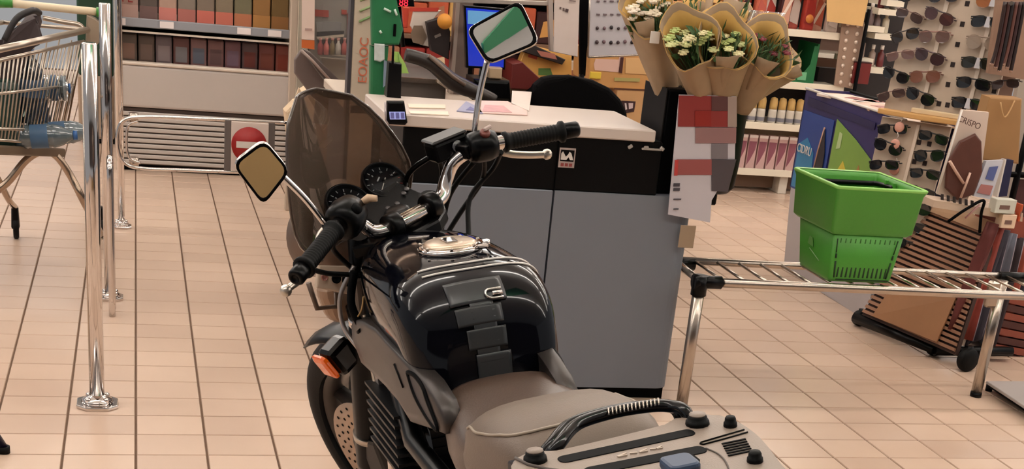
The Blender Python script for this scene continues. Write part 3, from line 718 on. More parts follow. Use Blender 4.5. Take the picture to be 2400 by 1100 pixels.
# ================================================================== BARRIER POSTS AND GATE
def flange(p, s, parent):
    mb = MB().slab([p + Vector((x * s, y * s, 0)) for x, y in ((-1, -.55), (-.55, -1), (.55, -1), (1, -.55), (1, .55), (.55, 1), (-.55, 1), (-1, .55))], (0, 0, .012), .003)
    mb.lathe([(s * .78, .012), (s * .72, .022), (s * .5, .028), (s * .36, .036), (s * .3, .036)], o=p, seg=20)
    obj('base_flange', mb, CHROME, parent)
    for a in (45, 135, 225, 315):
        q = p + Vector((math.cos(R(a)), math.sin(R(a)), 0)) * s * .62
        obj('flange_bolt', MB().lathe([(.009, .018), (.009, .028), (.005, .032), (.0001, .032)], o=q, seg=8), CHROME, parent)
POSTS = ((-.130, 4.338, 1.075, .0215, .062, 'nearest thick chrome post standing on the tiles with a square flange'),
         (-.112, 5.614, 1.09, .021, .05, 'middle chrome post behind the nearest one, its round flange showing beside it'),
         (-.080, 6.907, 1.35, .016, .046, 'farthest thin chrome post carrying the entry gate'))
for x, y, h, r, fs, lb in POSTS:
    t = thing('barrier_post', lb, 'post', (x, y, 0), 'barrier posts')
    obj('post_tube', MB().tube([(0, 0, 0), (0, 0, h - .004), (0, 0, h)], [r, r, r * .8], 24), CHROME, t)
    flange(Vector((0, 0, 0)), fs, t)
    if y < 5: obj('post_edge_reflection', MB().tube([(-r * .95, -.004, .02), (-r * .95, -.004, h - .02)], .003, 6), STEEL, t)  # reflection down the post's left edge, put in as a steel strip
    if 5 < y < 6:
        obj('side_hoop', MB().tube(smooth_path([(.012, -.26, .0), (.012, -.26, .50), (.012, -.245, .555), (.012, -.21, .575), (.012, -.17, .56), (.012, -.15, .50), (.012, -.15, .0)], 5), .012, 12), CHROME, t)
gate = thing('entry_gate', 'chrome swing gate loop with a no-entry plate in front of the chiller', 'gate', (-.08, 6.86, 0))
g = lambda x, z, y=0: Vector((x + .08, y, z))
L_ = smooth_path([g(.70, .535), g(.2, .527), g(.02, .52), g(-.06, .50), g(-.088, .45), g(-.088, .36), g(-.055, .305), g(.02, .288), g(.2, .29), g(.70, .30)], 6)
obj('outer_loop', MB().tube(L_, .0085, 10), CHROME, gate)
L_ = smooth_path([g(.0, .50), g(-.04, .48), g(-.05, .44), g(-.05, .37), g(-.035, .33), g(.01, .312)], 6)
obj('inner_loop', MB().tube(L_, .006, 8), CHROME, gate)
obj('hinge_collar', MB().cyl(g(-.02, .49, .045), g(-.02, .53, .045), .022), STEEL, gate)
obj('hinge_collar', MB().cyl(g(-.02, .29, .045), g(-.02, .33, .045), .022), STEEL, gate)
obj('hinge_arm', MB().cyl(g(-.02, .51, .0), g(-.02, .51, .045), .008), STEEL, gate)
for x in (.405, .605): obj('plate_holder', MB().box(g(x, .415, -.002), (.032, .014, .235), bev=.003), mat('holder_grey', (112, 104, 100), .45, .4), gate)
obj('sign_plate', MB().box(g(.505, .415, -.012), (.172, .006, .225), bev=.002), mat('sign_white', (216, 200, 190), .5), gate, label='white square no-entry plate')
SG = frame(g(.502, .425, -.0155), (1, 0, 0), (0, 0, 1))
obj('red_disc', MB().lathe([(.082, 0), (.082, .0015), (.0001, .0015)], seg=40).xf(SG), mat('sign_red', (158, 24, 22), .45), gate)
obj('white_bar', MB().box((0, 0, .0022), (.118, .030, .001)).xf(SG), WHITE, gate)
obj('sign_dots', MB().box((0, -.098, .0008), (.05, .006, .001)).xf(SG), redm, gate)

# ================================================================== CHILLER CABINET
fr = thing('chiller_cabinet', 'beige open chiller cabinet with louvred base behind the gate', 'fridge', (-.09, 8.4, 0))
fb = mat('chiller_beige', (182, 172, 164), .45, noise=.03, nscale=8); fd = mat('chiller_dark', (46, 40, 40), .6)
X0, X1 = 0, 1.02
obj('plinth', MB().span((X0, .03, 0), (X1, .9, .035)), BLACKM, fr)
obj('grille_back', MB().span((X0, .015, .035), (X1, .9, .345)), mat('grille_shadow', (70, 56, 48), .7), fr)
sl = MB().box((X1 / 2, 0, 0), (X1, .018, .0215), bev=.004, seg=1)
s0 = obj('grille_slat', sl, fb, fr); s0.location = (0, .012, .052)
for i in range(1, 10):
    c = s0.copy(); C.objects.link(c); c.location = (0, .012, .052 + i * .0292)
obj('front_panel', MB().span((X0, -.005, .350), (X1, .05, .575), bev=.012, seg=2), fb, fr)
obj('panel_lip', MB().span((X0, -.01, .575), (X1, .06, .592), bev=.005), mat('lip_pale', (206, 192, 178), .4), fr)
obj('well_floor', MB().span((X0, .06, .35), (X1, .9, .56)), fd, fr)
obj('interior_back', MB().span((X0, .88, .04), (X1, .94, 2.0)), fd, fr)
obj('shelf_board', MB().span((X0, .10, .775), (X1, .86, .79)), mat('shelf_cream', (206, 198, 184), .4), fr)
obj('price_rail', MB().span((X0, .075, .768), (X1, .10, .815), bev=.004), mat('rail_blue_grey', (150, 152, 158), .35, .2), fr)
obj('rail_edge', MB().span((X0, .085, .738), (X1, .10, .748)), mat('lip_pale', (206, 192, 178), .4), fr)
obj('roof', MB().span((X0, .0, 1.9), (X1, .94, 2.0)), fb, fr)
for a, b in ((-.03, .0), (.925, 1.02)): obj('side_upright', MB().span((a, -.02, .0), (b, .94, 2.0), bev=.006), mat('upright_beige', (198, 184, 166), .45), fr)
for i, x in enumerate((.015, .25, .67, .84)): obj('price_ticket', MB().box((x, .070, .792), (.075 if i else .03, .003, .034)), mat('ticket_white', (226, 216, 214), .5), fr)
# goods in the chiller (pixelated in the photograph: plain packs in the same colours)
def pack(name, label, cat, c, d, rgb, group, band=None, rot=0, lab=None):
    t = thing(name, label, cat, (c[0], c[1], c[2]), group, M=Matrix.Translation(c) @ Matrix.Rotation(rot, 4, 'Z'))
    obj('carton', MB().box((0, 0, d[2] / 2), d, bev=min(d) * .06), mat('pack_%d_%d_%d' % rgb, rgb, .45, noise=.08, nscale=25), t)
    if band:
        obj('label_panel', MB().box((0, -d[1] / 2 - .0006, d[2] * .45), (d[0] * .72, .0012, d[2] * .5)), mat('pack_%d_%d_%d' % band, band, .45), t)
    return t
low = [(92, 78, 68), (80, 64, 54), (100, 84, 84), (92, 56, 50), (118, 84, 80), (112, 76, 72), (104, 68, 70), (82, 60, 58), (108, 58, 50), (122, 62, 50)]
bnd = [(130, 98, 84), (104, 82, 72), (126, 110, 108), (110, 104, 104), (86, 88, 98), (88, 62, 60), (104, 80, 92), (96, 42, 34), (112, 56, 42), (120, 46, 30)]
for i in range(10):
    pack('chilled_pack', '%s brownish pack in the lower bay of the chiller' % nth(i, 10), 'food pack', (-.045 + i * .095, 8.60, .56), (.088, .13, .165), low[i], 'packs in the lower bay', bnd[i])
up = [(176, 144, 134), (112, 86, 82), (196, 122, 112), (170, 104, 94), (192, 104, 90), (190, 106, 88), (176, 110, 78), (170, 120, 66), (140, 96, 52)]
bn2 = [(160, 130, 120), (88, 78, 72), (170, 140, 124), (128, 116, 104), (122, 108, 94), (126, 112, 92), (110, 104, 80), (146, 106, 60), (108, 84, 46)]
for i in range(9):
    t = pack('chilled_pack', '%s reddish pack standing on the chiller shelf' % nth(i, 9), 'food pack', (-.04 + i * .103, 8.62, .79), (.096, .16, .30), bn2[i], 'packs on the chiller shelf', None)
    obj('lower_sleeve', MB().box((0, -.0815, .045), (.096, .004, .085)), mat('sl_%d' % i, up[i], .45), t)
    if i == 0: text('red_lettering', 'FE', .065, mat('letter_red', (134, 34, 30), .5), t, frame(Vector((-.01, -.086, .12)), (1, 0, 0), (0, 0, 1)))
# green cabinet with beige skirt left of it
t = thing('green_display_cabinet', 'dark green display cabinet with beige skirt at the aisle end, behind the posts', 'cabinet', (-.26, 9.25, 0))
obj('skirt', MB().span((-.09, 0, .03), (.12, .5, .40), bev=.01), mat('skirt_beige', (168, 146, 126), .5), t)
obj('upper_body', MB().span((-.085, .01, .40), (.12, .49, 1.7), bev=.01), mat('dark_green', (28, 62, 44), .4), t)
obj('foot_rail', MB().span((-.07, .02, 0), (.12, .45, .03)), BLACKM, t)

# ================================================================== SHOPPING TROLLEY
tr = thing('shopping_trolley', 'wire shopping trolley with cream handle, holding water bottles and a dark bag', 'trolley', (0, 0, 0))
wire = mat('zinc_wire', (190, 178, 164), .28, .9)
Yh = 6.35
hA, hB = ay(30, 8, Yh), ay(226, 28, Yh)
rB = ay(205, 70, Yh - .05); rA = ay(-30, 122, 5.35)          # top rail right side
bB = ay(140, 338, Yh - .1); bA = ay(-40, 326, 5.45)
ux = Vector((hA.x - hB.x, hA.y - hB.y, 0)); ux = ux.normalized() * .42
obj('handle', MB().cyl(hA, hB, .0155), mat('handle_cream', (226, 208, 176), .4), tr)
obj('handle_end', MB().cyl(hA + (hA - hB).normalized() * .05, hA, .022, .017), mat('trolley_green', (62, 140, 52), .4), tr)
obj('handle_end', MB().cyl(hB, hB + (hB - hA).normalized() * .02, .019), mat('trolley_green', (62, 140, 52), .4), tr)
obj('handle_collar', MB().cyl(hB + (hB - hA).normalized() * .02, hB + (hB - hA).normalized() * .045, .022), BLACKP, tr)
corner = [ay(*p, Yh - .02) for p in ((203, 34), (222, 42), (246, 62), (240, 90), (226, 108), (200, 100))]
obj('corner_bracket', MB().slab(corner, (0, .04, 0), .006, 2), mat('bracket_taupe', (150, 132, 112), .45), tr)
obj('top_rail', MB().tube([rA, rB], .013, 10), wire, tr)
r2A = ay(-30, 148, 5.40); r2B = ay(196, 97, Yh - .05)
obj('second_rail', MB().tube([r2A, r2B], .007, 8), wire, tr)
far = Vector((-.33, .04, 0))
obj('top_rail', MB().tube([rA + far, rB + far + Vector((0, 0, .0))], .010, 8), wire, tr)
obj('rear_rail', MB().tube([rB, rB + far], .008, 8), wire, tr)
obj('rear_hoop', MB().tube(smooth_path([ay(100, 42, Yh), ay(150, 52, Yh), ay(185, 58, Yh), ay(198, 72, Yh)], 5), .010, 8), wire, tr)
n = 24
w0 = MB()
for i in range(n + 1):
    t_ = i / n
    top = r2A.lerp(r2B, t_); bot = bA.lerp(bB, t_)
    obj('side_wire', MB().tube([top, bot], .0032, 6), wire, tr)
    if i % 2 == 0: obj('far_side_wire', MB().tube([top + far, bot + far * .85], .0032, 6), wire, tr)
for i in range(1, 7):
    k_ = i / 7; obj('end_wire', MB().tube([r2B + far * k_, bB + far * .85 * k_], .0032, 6), wire, tr)
for v in (.42, .86, 1.0):
    obj('side_rail', MB().tube([r2A.lerp(bA, v), r2B.lerp(bB, v), r2B.lerp(bB, v) + far * (1 - .15 * v)], .0055, 8), wire, tr)
for v in (.42, 1.0):
    obj('side_rail', MB().tube([r2A.lerp(bA, v) + far * (1 - .15 * v), r2B.lerp(bB, v) + far * (1 - .15 * v)], .0055, 8), wire, tr)
fw = MB()
for i in range(12):
    p = bA.lerp(bB, i / 11); fw.tube([p, p + far * .85], .003, 6)
obj('floor_wires', fw, wire, tr)
# folded tail gate wires right of the basket
for px in (150, 163, 172):
    obj('flap_wire', MB().tube([ay(px + 22, 100, Yh), ay(px - 20, 325, Yh + .02)], .004, 6), mat('wire_dark', (110, 90, 72), .35, .8), tr)
for y_ in (214, 311, 328):
    obj('flap_wire', MB().tube([ay(150 - (y_ - 214) * .1, y_, Yh + .01), ay(170 - (y_ - 214) * .2, y_, Yh + .01)], .004, 6), wire, tr)
obj('chassis_tray', MB().slab([bA + Vector((0, 0, -.02)), bB + Vector((.02, .02, -.02)), bB + far * .85 + Vector((0, .02, -.02)), bA + far * .85 + Vector((0, 0, -.02))], (0, 0, -.035), .006), mat('tray_brown', (98, 80, 60), .5), tr)
cast = az(38, 560)
tubem_ = mat('chassis_tube', (170, 150, 132), .2, .95)
arch = smooth_path([ay(-40, 470, 6.2), ay(15, 430, 6.2), ay(62, 375, 6.2), ay(100, 355, 6.2), ay(132, 366, 6.2), ay(165, 412, 6.2), ay(200, 480, 6.2), az(236, 548, .05)], 6)
obj('leg_frame', MB().tube(arch, .0155, 12), tubem_, tr)
lg = smooth_path([ay(-30, 380, 6.2), ay(-5, 420, 6.3), ay(20, 468, 6.4), Vector((cast.x, cast.y, .14))], 5)
obj('leg_frame', MB().tube(lg, .0135, 12), tubem_, tr)
for c_ in (cast, az(236, 558)):
    fk = obj('caster_fork', MB().box((c_.x, c_.y, .095), (.036, .05, .10), bev=.01, seg=2, taper=.8), BLACKP, tr)
    obj('caster_wheel', MB().lathe([(.01, -.012), (.045, -.012), (.05, -.008), (.05, .008), (.045, .012), (.01, .012)], o=(c_.x, c_.y + .01, .05), axis=(1, .1, 0), seg=24), RUBBER, fk)
# bottles and bag in the trolley
def bottle(c, h, r, ang, lb, rgb):
    M = Matrix.Translation(c) @ Matrix.Rotation(R(ang), 4, 'Y')
    t = thing('water_bottle', lb, 'bottle', group='water bottles in the trolley', M=M)
    pr_ = [(.0001, 0), (r * .9, 0), (r, .012)]
    for i in range(6): z = .03 + i * (h * .6) / 6; pr_ += [(r, z), (r * .94, z + .008), (r, z + .016)]
    pr_ += [(r, h * .68), (r * .8, h * .80), (r * .36, h * .92), (r * .34, h * .955)]
    obj('bottle_body', MB().lathe(pr_, seg=20), see_through('bottle_' + str(rgb), (rgb[0], rgb[1], rgb[2]), .3, .42, bodyc=rgb), t)
    obj('bottle_cap', MB().lathe([(r * .40, h * .945), (r * .40, h), (.0001, h)], seg=14), mat('cap_blue', (40, 90, 150), .4), t)
    obj('bottle_label', MB().lathe([(r * 1.01, h * .36), (r * 1.01, h * .6)], seg=20, caps=False), mat('label_blue', (60, 92, 124), .5), t)
base = bB.lerp(bA, .25)
bz = base.z + .01
def tp(px, py, Y, z=None): v = ay(px, py, Y); return v
bottle(tp(60, 318, 6.05), .26, .045, 82, 'clear water bottle lying at the bottom of the trolley, left', (150, 168, 178))
bottle(tp(10, 322, 5.85), .27, .045, 85, 'clear water bottle lying lowest at the picture edge in the trolley', (120, 140, 150))
bottle(tp(92, 290, 6.12), .28, .045, -6, 'upright blue water bottle in the trolley with the label turned out', (50, 84, 120))
bottle(tp(60, 286, 6.05), .28, .045, 5, 'upright dark blue bottle, second in the trolley', (34, 60, 84))
bottle(tp(92, 205, 6.15), .12, .05, 88, 'clear bottle lying on top of the others in the trolley', (176, 190, 196))
t = thing('drink_pack', 'dark green wrapped drink pack standing in the trolley', 'pack', base + Vector((-.15, -.15, .01)))
obj('wrap', MB().box((0, 0, .13), (.15, .24, .25), bev=.03, seg=2), mat('wrap_green', (24, 52, 44), .35), t)
obj('wrap_seam', MB().tube([(.101, -.12, .13), (.101, .12, .14)], .003, 6), mat('seam_light', (140, 160, 150), .4), t)
bag = thing('dark_bag', 'dark brown soft bag slumped over the trolley side', 'bag', ay(30, 110, 5.9))
pts = [ay(0, 150, 5.8), ay(10, 90, 5.8), ay(45, 60, 5.9), ay(70, 30, 6.0), ay(92, 35, 6.0), ay(95, 60, 6.0), ay(80, 95, 5.95), ay(88, 110, 5.95), ay(60, 120, 5.9), ay(40, 200, 5.9), ay(5, 240, 5.8), ay(-30, 220, 5.8), ay(-30, 110, 5.8)]
c0 = bag.location
obj('bag_body', MB().slab([p - c0 for p in pts], (0, .11, 0), .03, 3), mat('bag_dark', (52, 38, 38), .7, bump=.8, nscale=30, noise=.3), bag)
obj('bag_strap', MB().tube(smooth_path([ay(10, 95, 5.78) - c0, ay(38, 45, 5.8) - c0, ay(75, 25, 5.85) - c0, ay(92, 30, 5.95) - c0], 5), .012, 8), mat('strap_black', (22, 16, 18), .6), bag)
# navy chair leg at the picture's left edge
t = thing('navy_stool', 'dark navy tubular leg of a stool poking in at the lower left edge', 'stool', az(10, 1062))
nv = mat('navy_steel', (16, 18, 46), .35)
a_ = az(10, 1062); b_ = Vector((-.22, -.03, .44))
obj('leg', MB().tube([Vector((0, 0, .012)), b_], .0125, 10), nv, t)
obj('leg', MB().tube([Vector((-.30, 0, .012)), b_ + Vector((-.10, 0, 0))], .0125, 10), nv, t)
obj('leg', MB().tube([Vector((-.15, -.22, .012)), b_ + Vector((-.06, -.08, 0))], .0125, 10), nv, t)
obj('seat', MB().lathe([(.09, 0), (.10, .01), (.10, .03), (.08, .04), (.0001, .04)], o=b_ + Vector((-.08, -.02, .0)), seg=24), nv, t)
for q in ((0, 0), (-.30, 0), (-.15, -.22)): obj('foot_cap', MB().cyl((q[0], q[1], 0), (q[0], q[1], .02), .016), RUBBER, t)

# ================================================================== CHECKOUT COUNTER
ct = thing('checkout_counter', 'grey checkout counter with black band and white worktop behind the motorcycle', 'counter', (0, 0, 0))
gp = mat('counter_grey', (118, 122, 131), .5, spec=.3, noise=.03, nscale=4)
bb = mat('counter_black', (5, 5, 6), .4, spec=.15)
CF = 4.462
obj('kick_board', MB().span((.80, CF + .03, 0), (1.79, CF + .40, .05)), BLACKM, ct)
obj('front_panel', MB().span((.80, CF, .045), (1.303, CF + .06, .712), bev=.003), gp, ct)
# right panel with rounded outer corner
rg = []
pf = [(1.309, CF)] + [(1.80 - .05 + .05 * math.sin(R(a)), CF + .05 - .05 * math.cos(R(a))) for a in range(0, 91, 15)] + [(1.80, CF + .42), (1.309, CF + .42)]
obj('corner_panel', MB().rings([[Vector((x, y, .045)) for x, y in pf], [Vector((x, y, .712)) for x, y in pf]], smooth=False), gp, ct)
obj('black_band', MB().span((.80, CF + .004, .712), (1.66, CF + .44, .885), bev=.004), bb, ct)
obj('worktop', MB().span((.74, CF - .012, .885), (1.625, CF + .44, .922), bev=.004), mat('worktop_white', (204, 190, 180), .4), ct)
obj('back_panel', MB().span((.80, CF + .40, .0), (1.66, CF + .44, .71)), gp, ct)
obj('band_clip', MB().box((1.62, CF - .004, .862), (.07, .008, .007), bev=.002), mat('clip_silver', (200, 196, 190), .3, .7), ct)
for x in (1.545, 1.60, 1.655): obj('band_clip', MB().box((x, CF - .004, .866), (.016, .008, .011), bev=.002, rot=Matrix.Rotation(R(30 * (x - 1.6) * 20), 3, 'Y')), mat('clip_silver', (200, 196, 190), .3, .7), ct)
obj('band_seam', MB().box((1.306, CF + .002, .80), (.003, .008, .17)), BLACKM, ct)
st_ = obj('maker_badge', MB().box((1.337, CF + .001, .818), (.054, .004, .062)), mat('badge_pale', (176, 158, 152), .5), ct, label='small badge with a double peak over red letters')
SG = frame(Vector((1.337, CF - .0012, .818)), (1, 0, 0), (0, 0, 1))
obj('badge_field', MB().box((0, .007, .0006), (.045, .036, .001)).xf(SG), bb, st_)
obj('badge_peaks', MB().prism([(-.021, -.006, .0012), (-.021, .014, .0012), (-.016, .020, .0012), (-.005, .004, .0012), (.001, .010, .0012), (.006, .020, .0012), (.012, .016, .0012), (.021, -.006, .0012), (.010, -.006, .0012), (.004, .003, .0012), (-.002, -.006, .0012)], (0, 0, .0008)).xf(SG), WHITE, st_)
for i in range(3): obj('badge_letter', MB().box((-.014 + i * .014, -.022, .0006), (.010, .010, .0012)).xf(SG), mat('badge_red', (140, 60, 58), .5), st_)
# black flower stand column with sign
col = thing('flower_stand', 'tall black bucket stand at the right end of the checkout, holding the bouquets', 'stand', (1.80, 4.62, 0))
obj('bucket', MB().lathe([(.0001, .716), (.095, .716), (.112, .735), (.118, .82), (.118, 1.03), (.123, 1.035), (.123, 1.045), (.115, 1.045), (.112, 1.03), (.09, .73), (.0001, .73)], o=(.075, -.0, 0), seg=32), bb, col)
obj('column', MB().span((-.135, -.12, .716), (-.05, .10, 1.05), bev=.008), BLACKM, col)
obj('column_edge', MB().span((-.139, -.118, .716), (-.135, .10, 1.05)), mat('edge_grey', (30, 28, 28), .6, spec=.1), col)
obj('carrier_bracket', MB().span((.004, -.05, .672), (.12, .09, .7155), bev=.004), BLACKP, col)
sg = thing('price_poster', 'white and red price poster hung on the front of the flower stand', 'poster', ay(1655, 225, 4.42))
P4 = [ay(1592, 222, 4.43), ay(1726, 226, 4.43), ay(1722, 380, 4.435), ay(1668, 470, 4.43), ay(1664, 522, 4.43), ay(1566, 503, 4.43)]
o0 = sg.location
obj('sheet', MB().prism([p - o0 for p in P4], (0, .004, 0)), mat('sheet_white', (196, 190, 196), .5), sg)
def patch(name, pts, rgb, y=4.427): obj(name, MB().prism([ay(*p, y) - o0 for p in pts], (0, .0015, 0)), mat('poster_%d_%d_%d' % rgb, rgb, .5), sg)
patch('red_header', ((1591, 224), (1706, 226), (1706, 298), (1589, 297)), (138, 44, 40)); patch('red_block', ((1629, 260), (1667, 260), (1667, 297), (1629, 297)), (140, 28, 18), 4.425)
patch('header_dark', ((1668, 226), (1706, 227), (1706, 260), (1668, 260)), (88, 52, 50), 4.425)
patch('grey_side', ((1706, 227), (1727, 227), (1727, 298), (1706, 298)), (160, 140, 130), 4.425)
patch('pink_field', ((1630, 299), (1726, 299), (1725, 336), (1630, 336)), (146, 108, 106)); patch('grey_field', ((1668, 337), (1706, 337), (1706, 373), (1668, 373)), (120, 112, 116))
patch('red_stripe', ((1586, 374), (1668, 374), (1668, 410), (1582, 410)), (150, 78, 76)); patch('dark_photo', ((1668, 374), (1726, 374), (1706, 450), (1668, 448)), (76, 68, 72))
patch('red_mark', ((1582, 375), (1590, 375), (1588, 412), (1580, 412)), (184, 60, 56), 4.425)
for y_, wdt in ((430, 15), (441, 15), (466, 18), (489, 12)):
    patch('print_line', ((1579, y_), (1579 + wdt, y_), (1578 + wdt, y_ + (7 if y_ < 450 else 3)), (1578, y_ + (7 if y_ < 450 else 3))), (66, 62, 70), 4.4255)
tg = tag(obj('hanging_ticket', MB().box(ay(1610, 555, 4.44), (.055, .003, .075), bev=.001), mat('ticket_kraft', (158, 136, 112), .6)), 'small kraft coloured ticket hanging below the price poster', 'ticket')

# ================================================================== BOUQUETS
kraft = mat('kraft_wrap', (156, 130, 100), .6, noise=.22, nscale=14, bump=.5)
kraft2 = mat('kraft_wrap_yellow', (204, 162, 88), .55, noise=.15, nscale=14, bump=.4)
stem = mat('leaf_green', (62, 92, 48), .6, noise=.2)
def bouquet(base, top, rad, lb, fcol, seed, back=.06, flowers=12, fr_=.016, paper=None):
    rnd = random.Random(seed)
    base = Vector(base); top = Vector(top); ax = top - base; h = ax.length
    t = thing('bouquet', lb, 'flowers', base, 'bouquets in the black stand')
    q = Vector((0, 0, 1)).rotation_difference(ax.normalized())
    rg = []; n = 26; m_ = 9
    for i in range(m_):
        v = i / (m_ - 1); row = []
        for k in range(n):
            a = 2 * math.pi * k / n
            r = .034 + (rad - .034) * v ** 1.05
            r *= 1 + (.05 + .06 * v) * math.sin(a * 3 + seed) + .03 * math.sin(a * 7 + seed * 2)
            ext = 1 + (back / h) * (math.sin(a)) * v ** 3 + .035 * v ** 2 * math.sin(4 * a + seed)
            row.append(q @ Vector((r * math.cos(a), r * math.sin(a), h * v * ext)))
        rg.append(row)
    cone = obj('paper_cone', MB().rings(rg, closed_ends=False), paper or kraft, t, thick=.0015)
    # yellow inner lining rim
    rim = [[p * 1.0 + (q @ Vector((0, 0, -.002))) for p in rg[-2]], [q @ (q.inverted() @ p * 1.0 + Vector((0, 0, .004))) for p in rg[-1]]]
    ctr = q @ Vector((0, 0, h))
    lin_ = []
    for row, kk in ((rg[-3], .93), (rg[-2], .95), (rg[-1], 1.03)):
        cc_ = sum(row, Vector()) / n
        lin_.append([cc_ + (p - cc_) * kk for p in row])
    obj('paper_lining', MB().rings(lin_, closed_ends=False), kraft2, t, thick=.001)
    # fold overlap
    a = rnd.uniform(3.6, 5.6)
    obj('paper_fold', MB().grid([[q @ Vector(((.024 + (rad - .02) * v ** 1.1) * 1.04 * math.cos(a + da), (.024 + (rad - .02) * v ** 1.1) * 1.04 * math.sin(a + da), h * v * .98)) for da in (0, .35 * v + .05, .7 * v + .08)] for v in [x / 6 for x in range(7)]]), kraft, t, thick=.001)
    mb = MB()
    for i in range(46):
        a = rnd.uniform(0, 6.28); r = rad * rnd.uniform(.05, .85); p = Vector((r * math.cos(a), r * math.sin(a), h * rnd.uniform(.74, .99)))
        d = Vector((rnd.uniform(-1, 1), rnd.uniform(-1, 1), 1.0)).normalized(); sd = d.orthogonal().normalized() * .010
        mb._add([q @ p, q @ (p + d * .02 + sd), q @ (p + d * .045), q @ (p + d * .02 - sd)], [(0, 1, 2, 3)])
        mb.tube([q @ Vector((0, 0, h * .25)), q @ p], .0018, 4)
    obj('leaves', mb, stem, t, kind='stuff')
    for i in range(flowers):
        a = rnd.uniform(0, 6.28); r = rad * math.sqrt(rnd.uniform(0, .66)); z = h * rnd.uniform(.90, 1.08)
        c = q @ Vector((r * math.cos(a), r * math.sin(a), z)); fc = rnd.choice(fcol); s = fr_ * rnd.uniform(.75, 1.15)
        mb = MB().ball(c, s * .7, 8, sc=(1, 1, .8))
        for k in range(7):
            b_ = 2 * math.pi * k / 7 + a; e = q @ Vector((math.cos(b_), math.sin(b_), .25)) * s * .8
            mb.ball(c + e, s * .5, 6, sc=(1, 1, .6))
        obj('flower', mb, mat('petal_%d_%d_%d' % fc, fc, .6, noise=.12, nscale=60), t)
    return t
wht = [(236, 222, 204), (228, 214, 190)]; grn = [(214, 214, 156), (184, 194, 124), (226, 216, 170)]; pnk = [(150, 72, 70), (126, 50, 58)]; org = [(206, 140, 92), (196, 110, 80)]
bz = 1.0
bouquet((1.71, 4.60, 1.0), ay(1515, 20, 4.55), .080, 'leftmost kraft bouquet, white flowers, small white tag on its paper', wht, 1, flowers=13, fr_=.018)
bouquet((1.80, 4.50, 1.0), ay(1615, 85, 4.40), .088, 'kraft bouquet with green and cream blooms at front, left of centre', grn, 2, flowers=14)
bouquet((1.86, 4.50, 1.0), ay(1700, 90, 4.40), .092, 'kraft bouquet with cream blooms at front centre, dark greenery', grn, 3, flowers=12)
bouquet((1.93, 4.52, 1.0), ay(1800, 105, 4.42), .090, 'kraft bouquet leaning right with dark red blooms', pnk, 4, flowers=7, fr_=.013)
bouquet((1.95, 4.62, 1.0), ay(1845, 135, 4.62), .075, 'outermost kraft bouquet leaning furthest right, blooms hidden', pnk, 5, flowers=3, fr_=.012)
bouquet((1.83, 4.68, 1.0), ay(1600, 5, 4.76), .095, 'back row kraft bouquet with orange blooms, behind the green one', org, 6, flowers=10)
bouquet((1.89, 4.70, 1.0), ay(1700, 10, 4.78), .09, 'back row kraft bouquet, second behind the cream blooms', org, 7, flowers=8)
t = tag(obj('paper_tag', MB().box(ay(1535, 88, 4.46), (.032, .003, .036), bev=.001), WHITE), 'small white tag stuck to the leftmost bouquet', 'tag')
t = thing('cellophane_bouquet', 'clear cellophane wrapped bouquet standing at the back right of the stand', 'flowers', (1.94, 4.72, 1.0))
rg = [[Vector(((.015 + .045 * v) * (1 + .15 * math.sin(3 * a)) * math.cos(a) + .13 * v, (.015 + .045 * v) * math.sin(a), .30 * v)) for a in [2 * math.pi * k / 18 for k in range(18)]] for v in [x / 6 for x in range(7)]]
obj('cellophane', MB().rings(rg, closed_ends=False), see_through('cellophane', (235, 225, 220), .5, .3, bodyc=(214, 190, 176)), t)
obj('flower_spray', MB().tube([(0, 0, .05), (.10, 0, .27)], [.01, .03], 8), mat('spray_pink', (176, 130, 120), .6, noise=.3), t)

# ================================================================== BASKET BENCH
bn = thing('basket_bench', 'long chrome rail bench beside the checkout, green basket standing on it', 'bench', (1.82, 4.37, 0))
BH = .452
def bp(x, y, z): return Vector((x, y, z))
obj('front_rail', MB().tube([bp(-.0, 0, BH), bp(1.75, 0, BH - .01)], .0155, 14), STEEL, bn)
obj('back_rail', MB().tube([bp(-.0, .26, BH + .012), bp(1.75, .26, BH + .0)], .013, 14), STEEL, bn)
sl = MB().tube([(0, 0, 0), (0, .26, .002)], .0055, 8)
s0 = obj('cross_rod', sl, STEEL, bn); s0.location = (.075, 0, BH + .010)
for i in range(1, 20):
    c = s0.copy(); C.objects.link(c); c.location = (.075 + i * .083, 0, BH + .010 - i * .0004)
for x, y in ((0, 0), (1.28, .20), (0, .26), (1.55, .0)):
    lx = x; l = obj('leg', MB().cyl(bp(lx, y, .0), bp(lx, y, BH), .0205, seg=20), STEEL, bn)
    obj('foot_cap', MB().cyl(bp(lx, y, 0), bp(lx, y, .018), .022), BLACKP, bn)
for y in (0, .26):
    obj('corner_joint', MB().cyl(bp(0, y, BH - .045), bp(0, y, BH + .022), .0265, seg=16).cyl(bp(-.02, y, BH), bp(.075, y, BH), .0225, seg=14).cyl(bp(-.024, y, BH + .0), bp(.0, y, BH + .0), .026, seg=14), BLACKP, bn)
obj('end_tie', MB().tube([bp(0, 0, BH), bp(0, .26, BH + .012)], .012, 10), STEEL, bn)
obj('end_joint', MB().cyl(bp(1.30, .26, BH), bp(1.42, .26, BH), .02), BLACKP, bn)
obj('leg_brace', MB().box(bp(1.25, .20, .40), (.05, .03, .10), bev=.008), STEEL, bn)
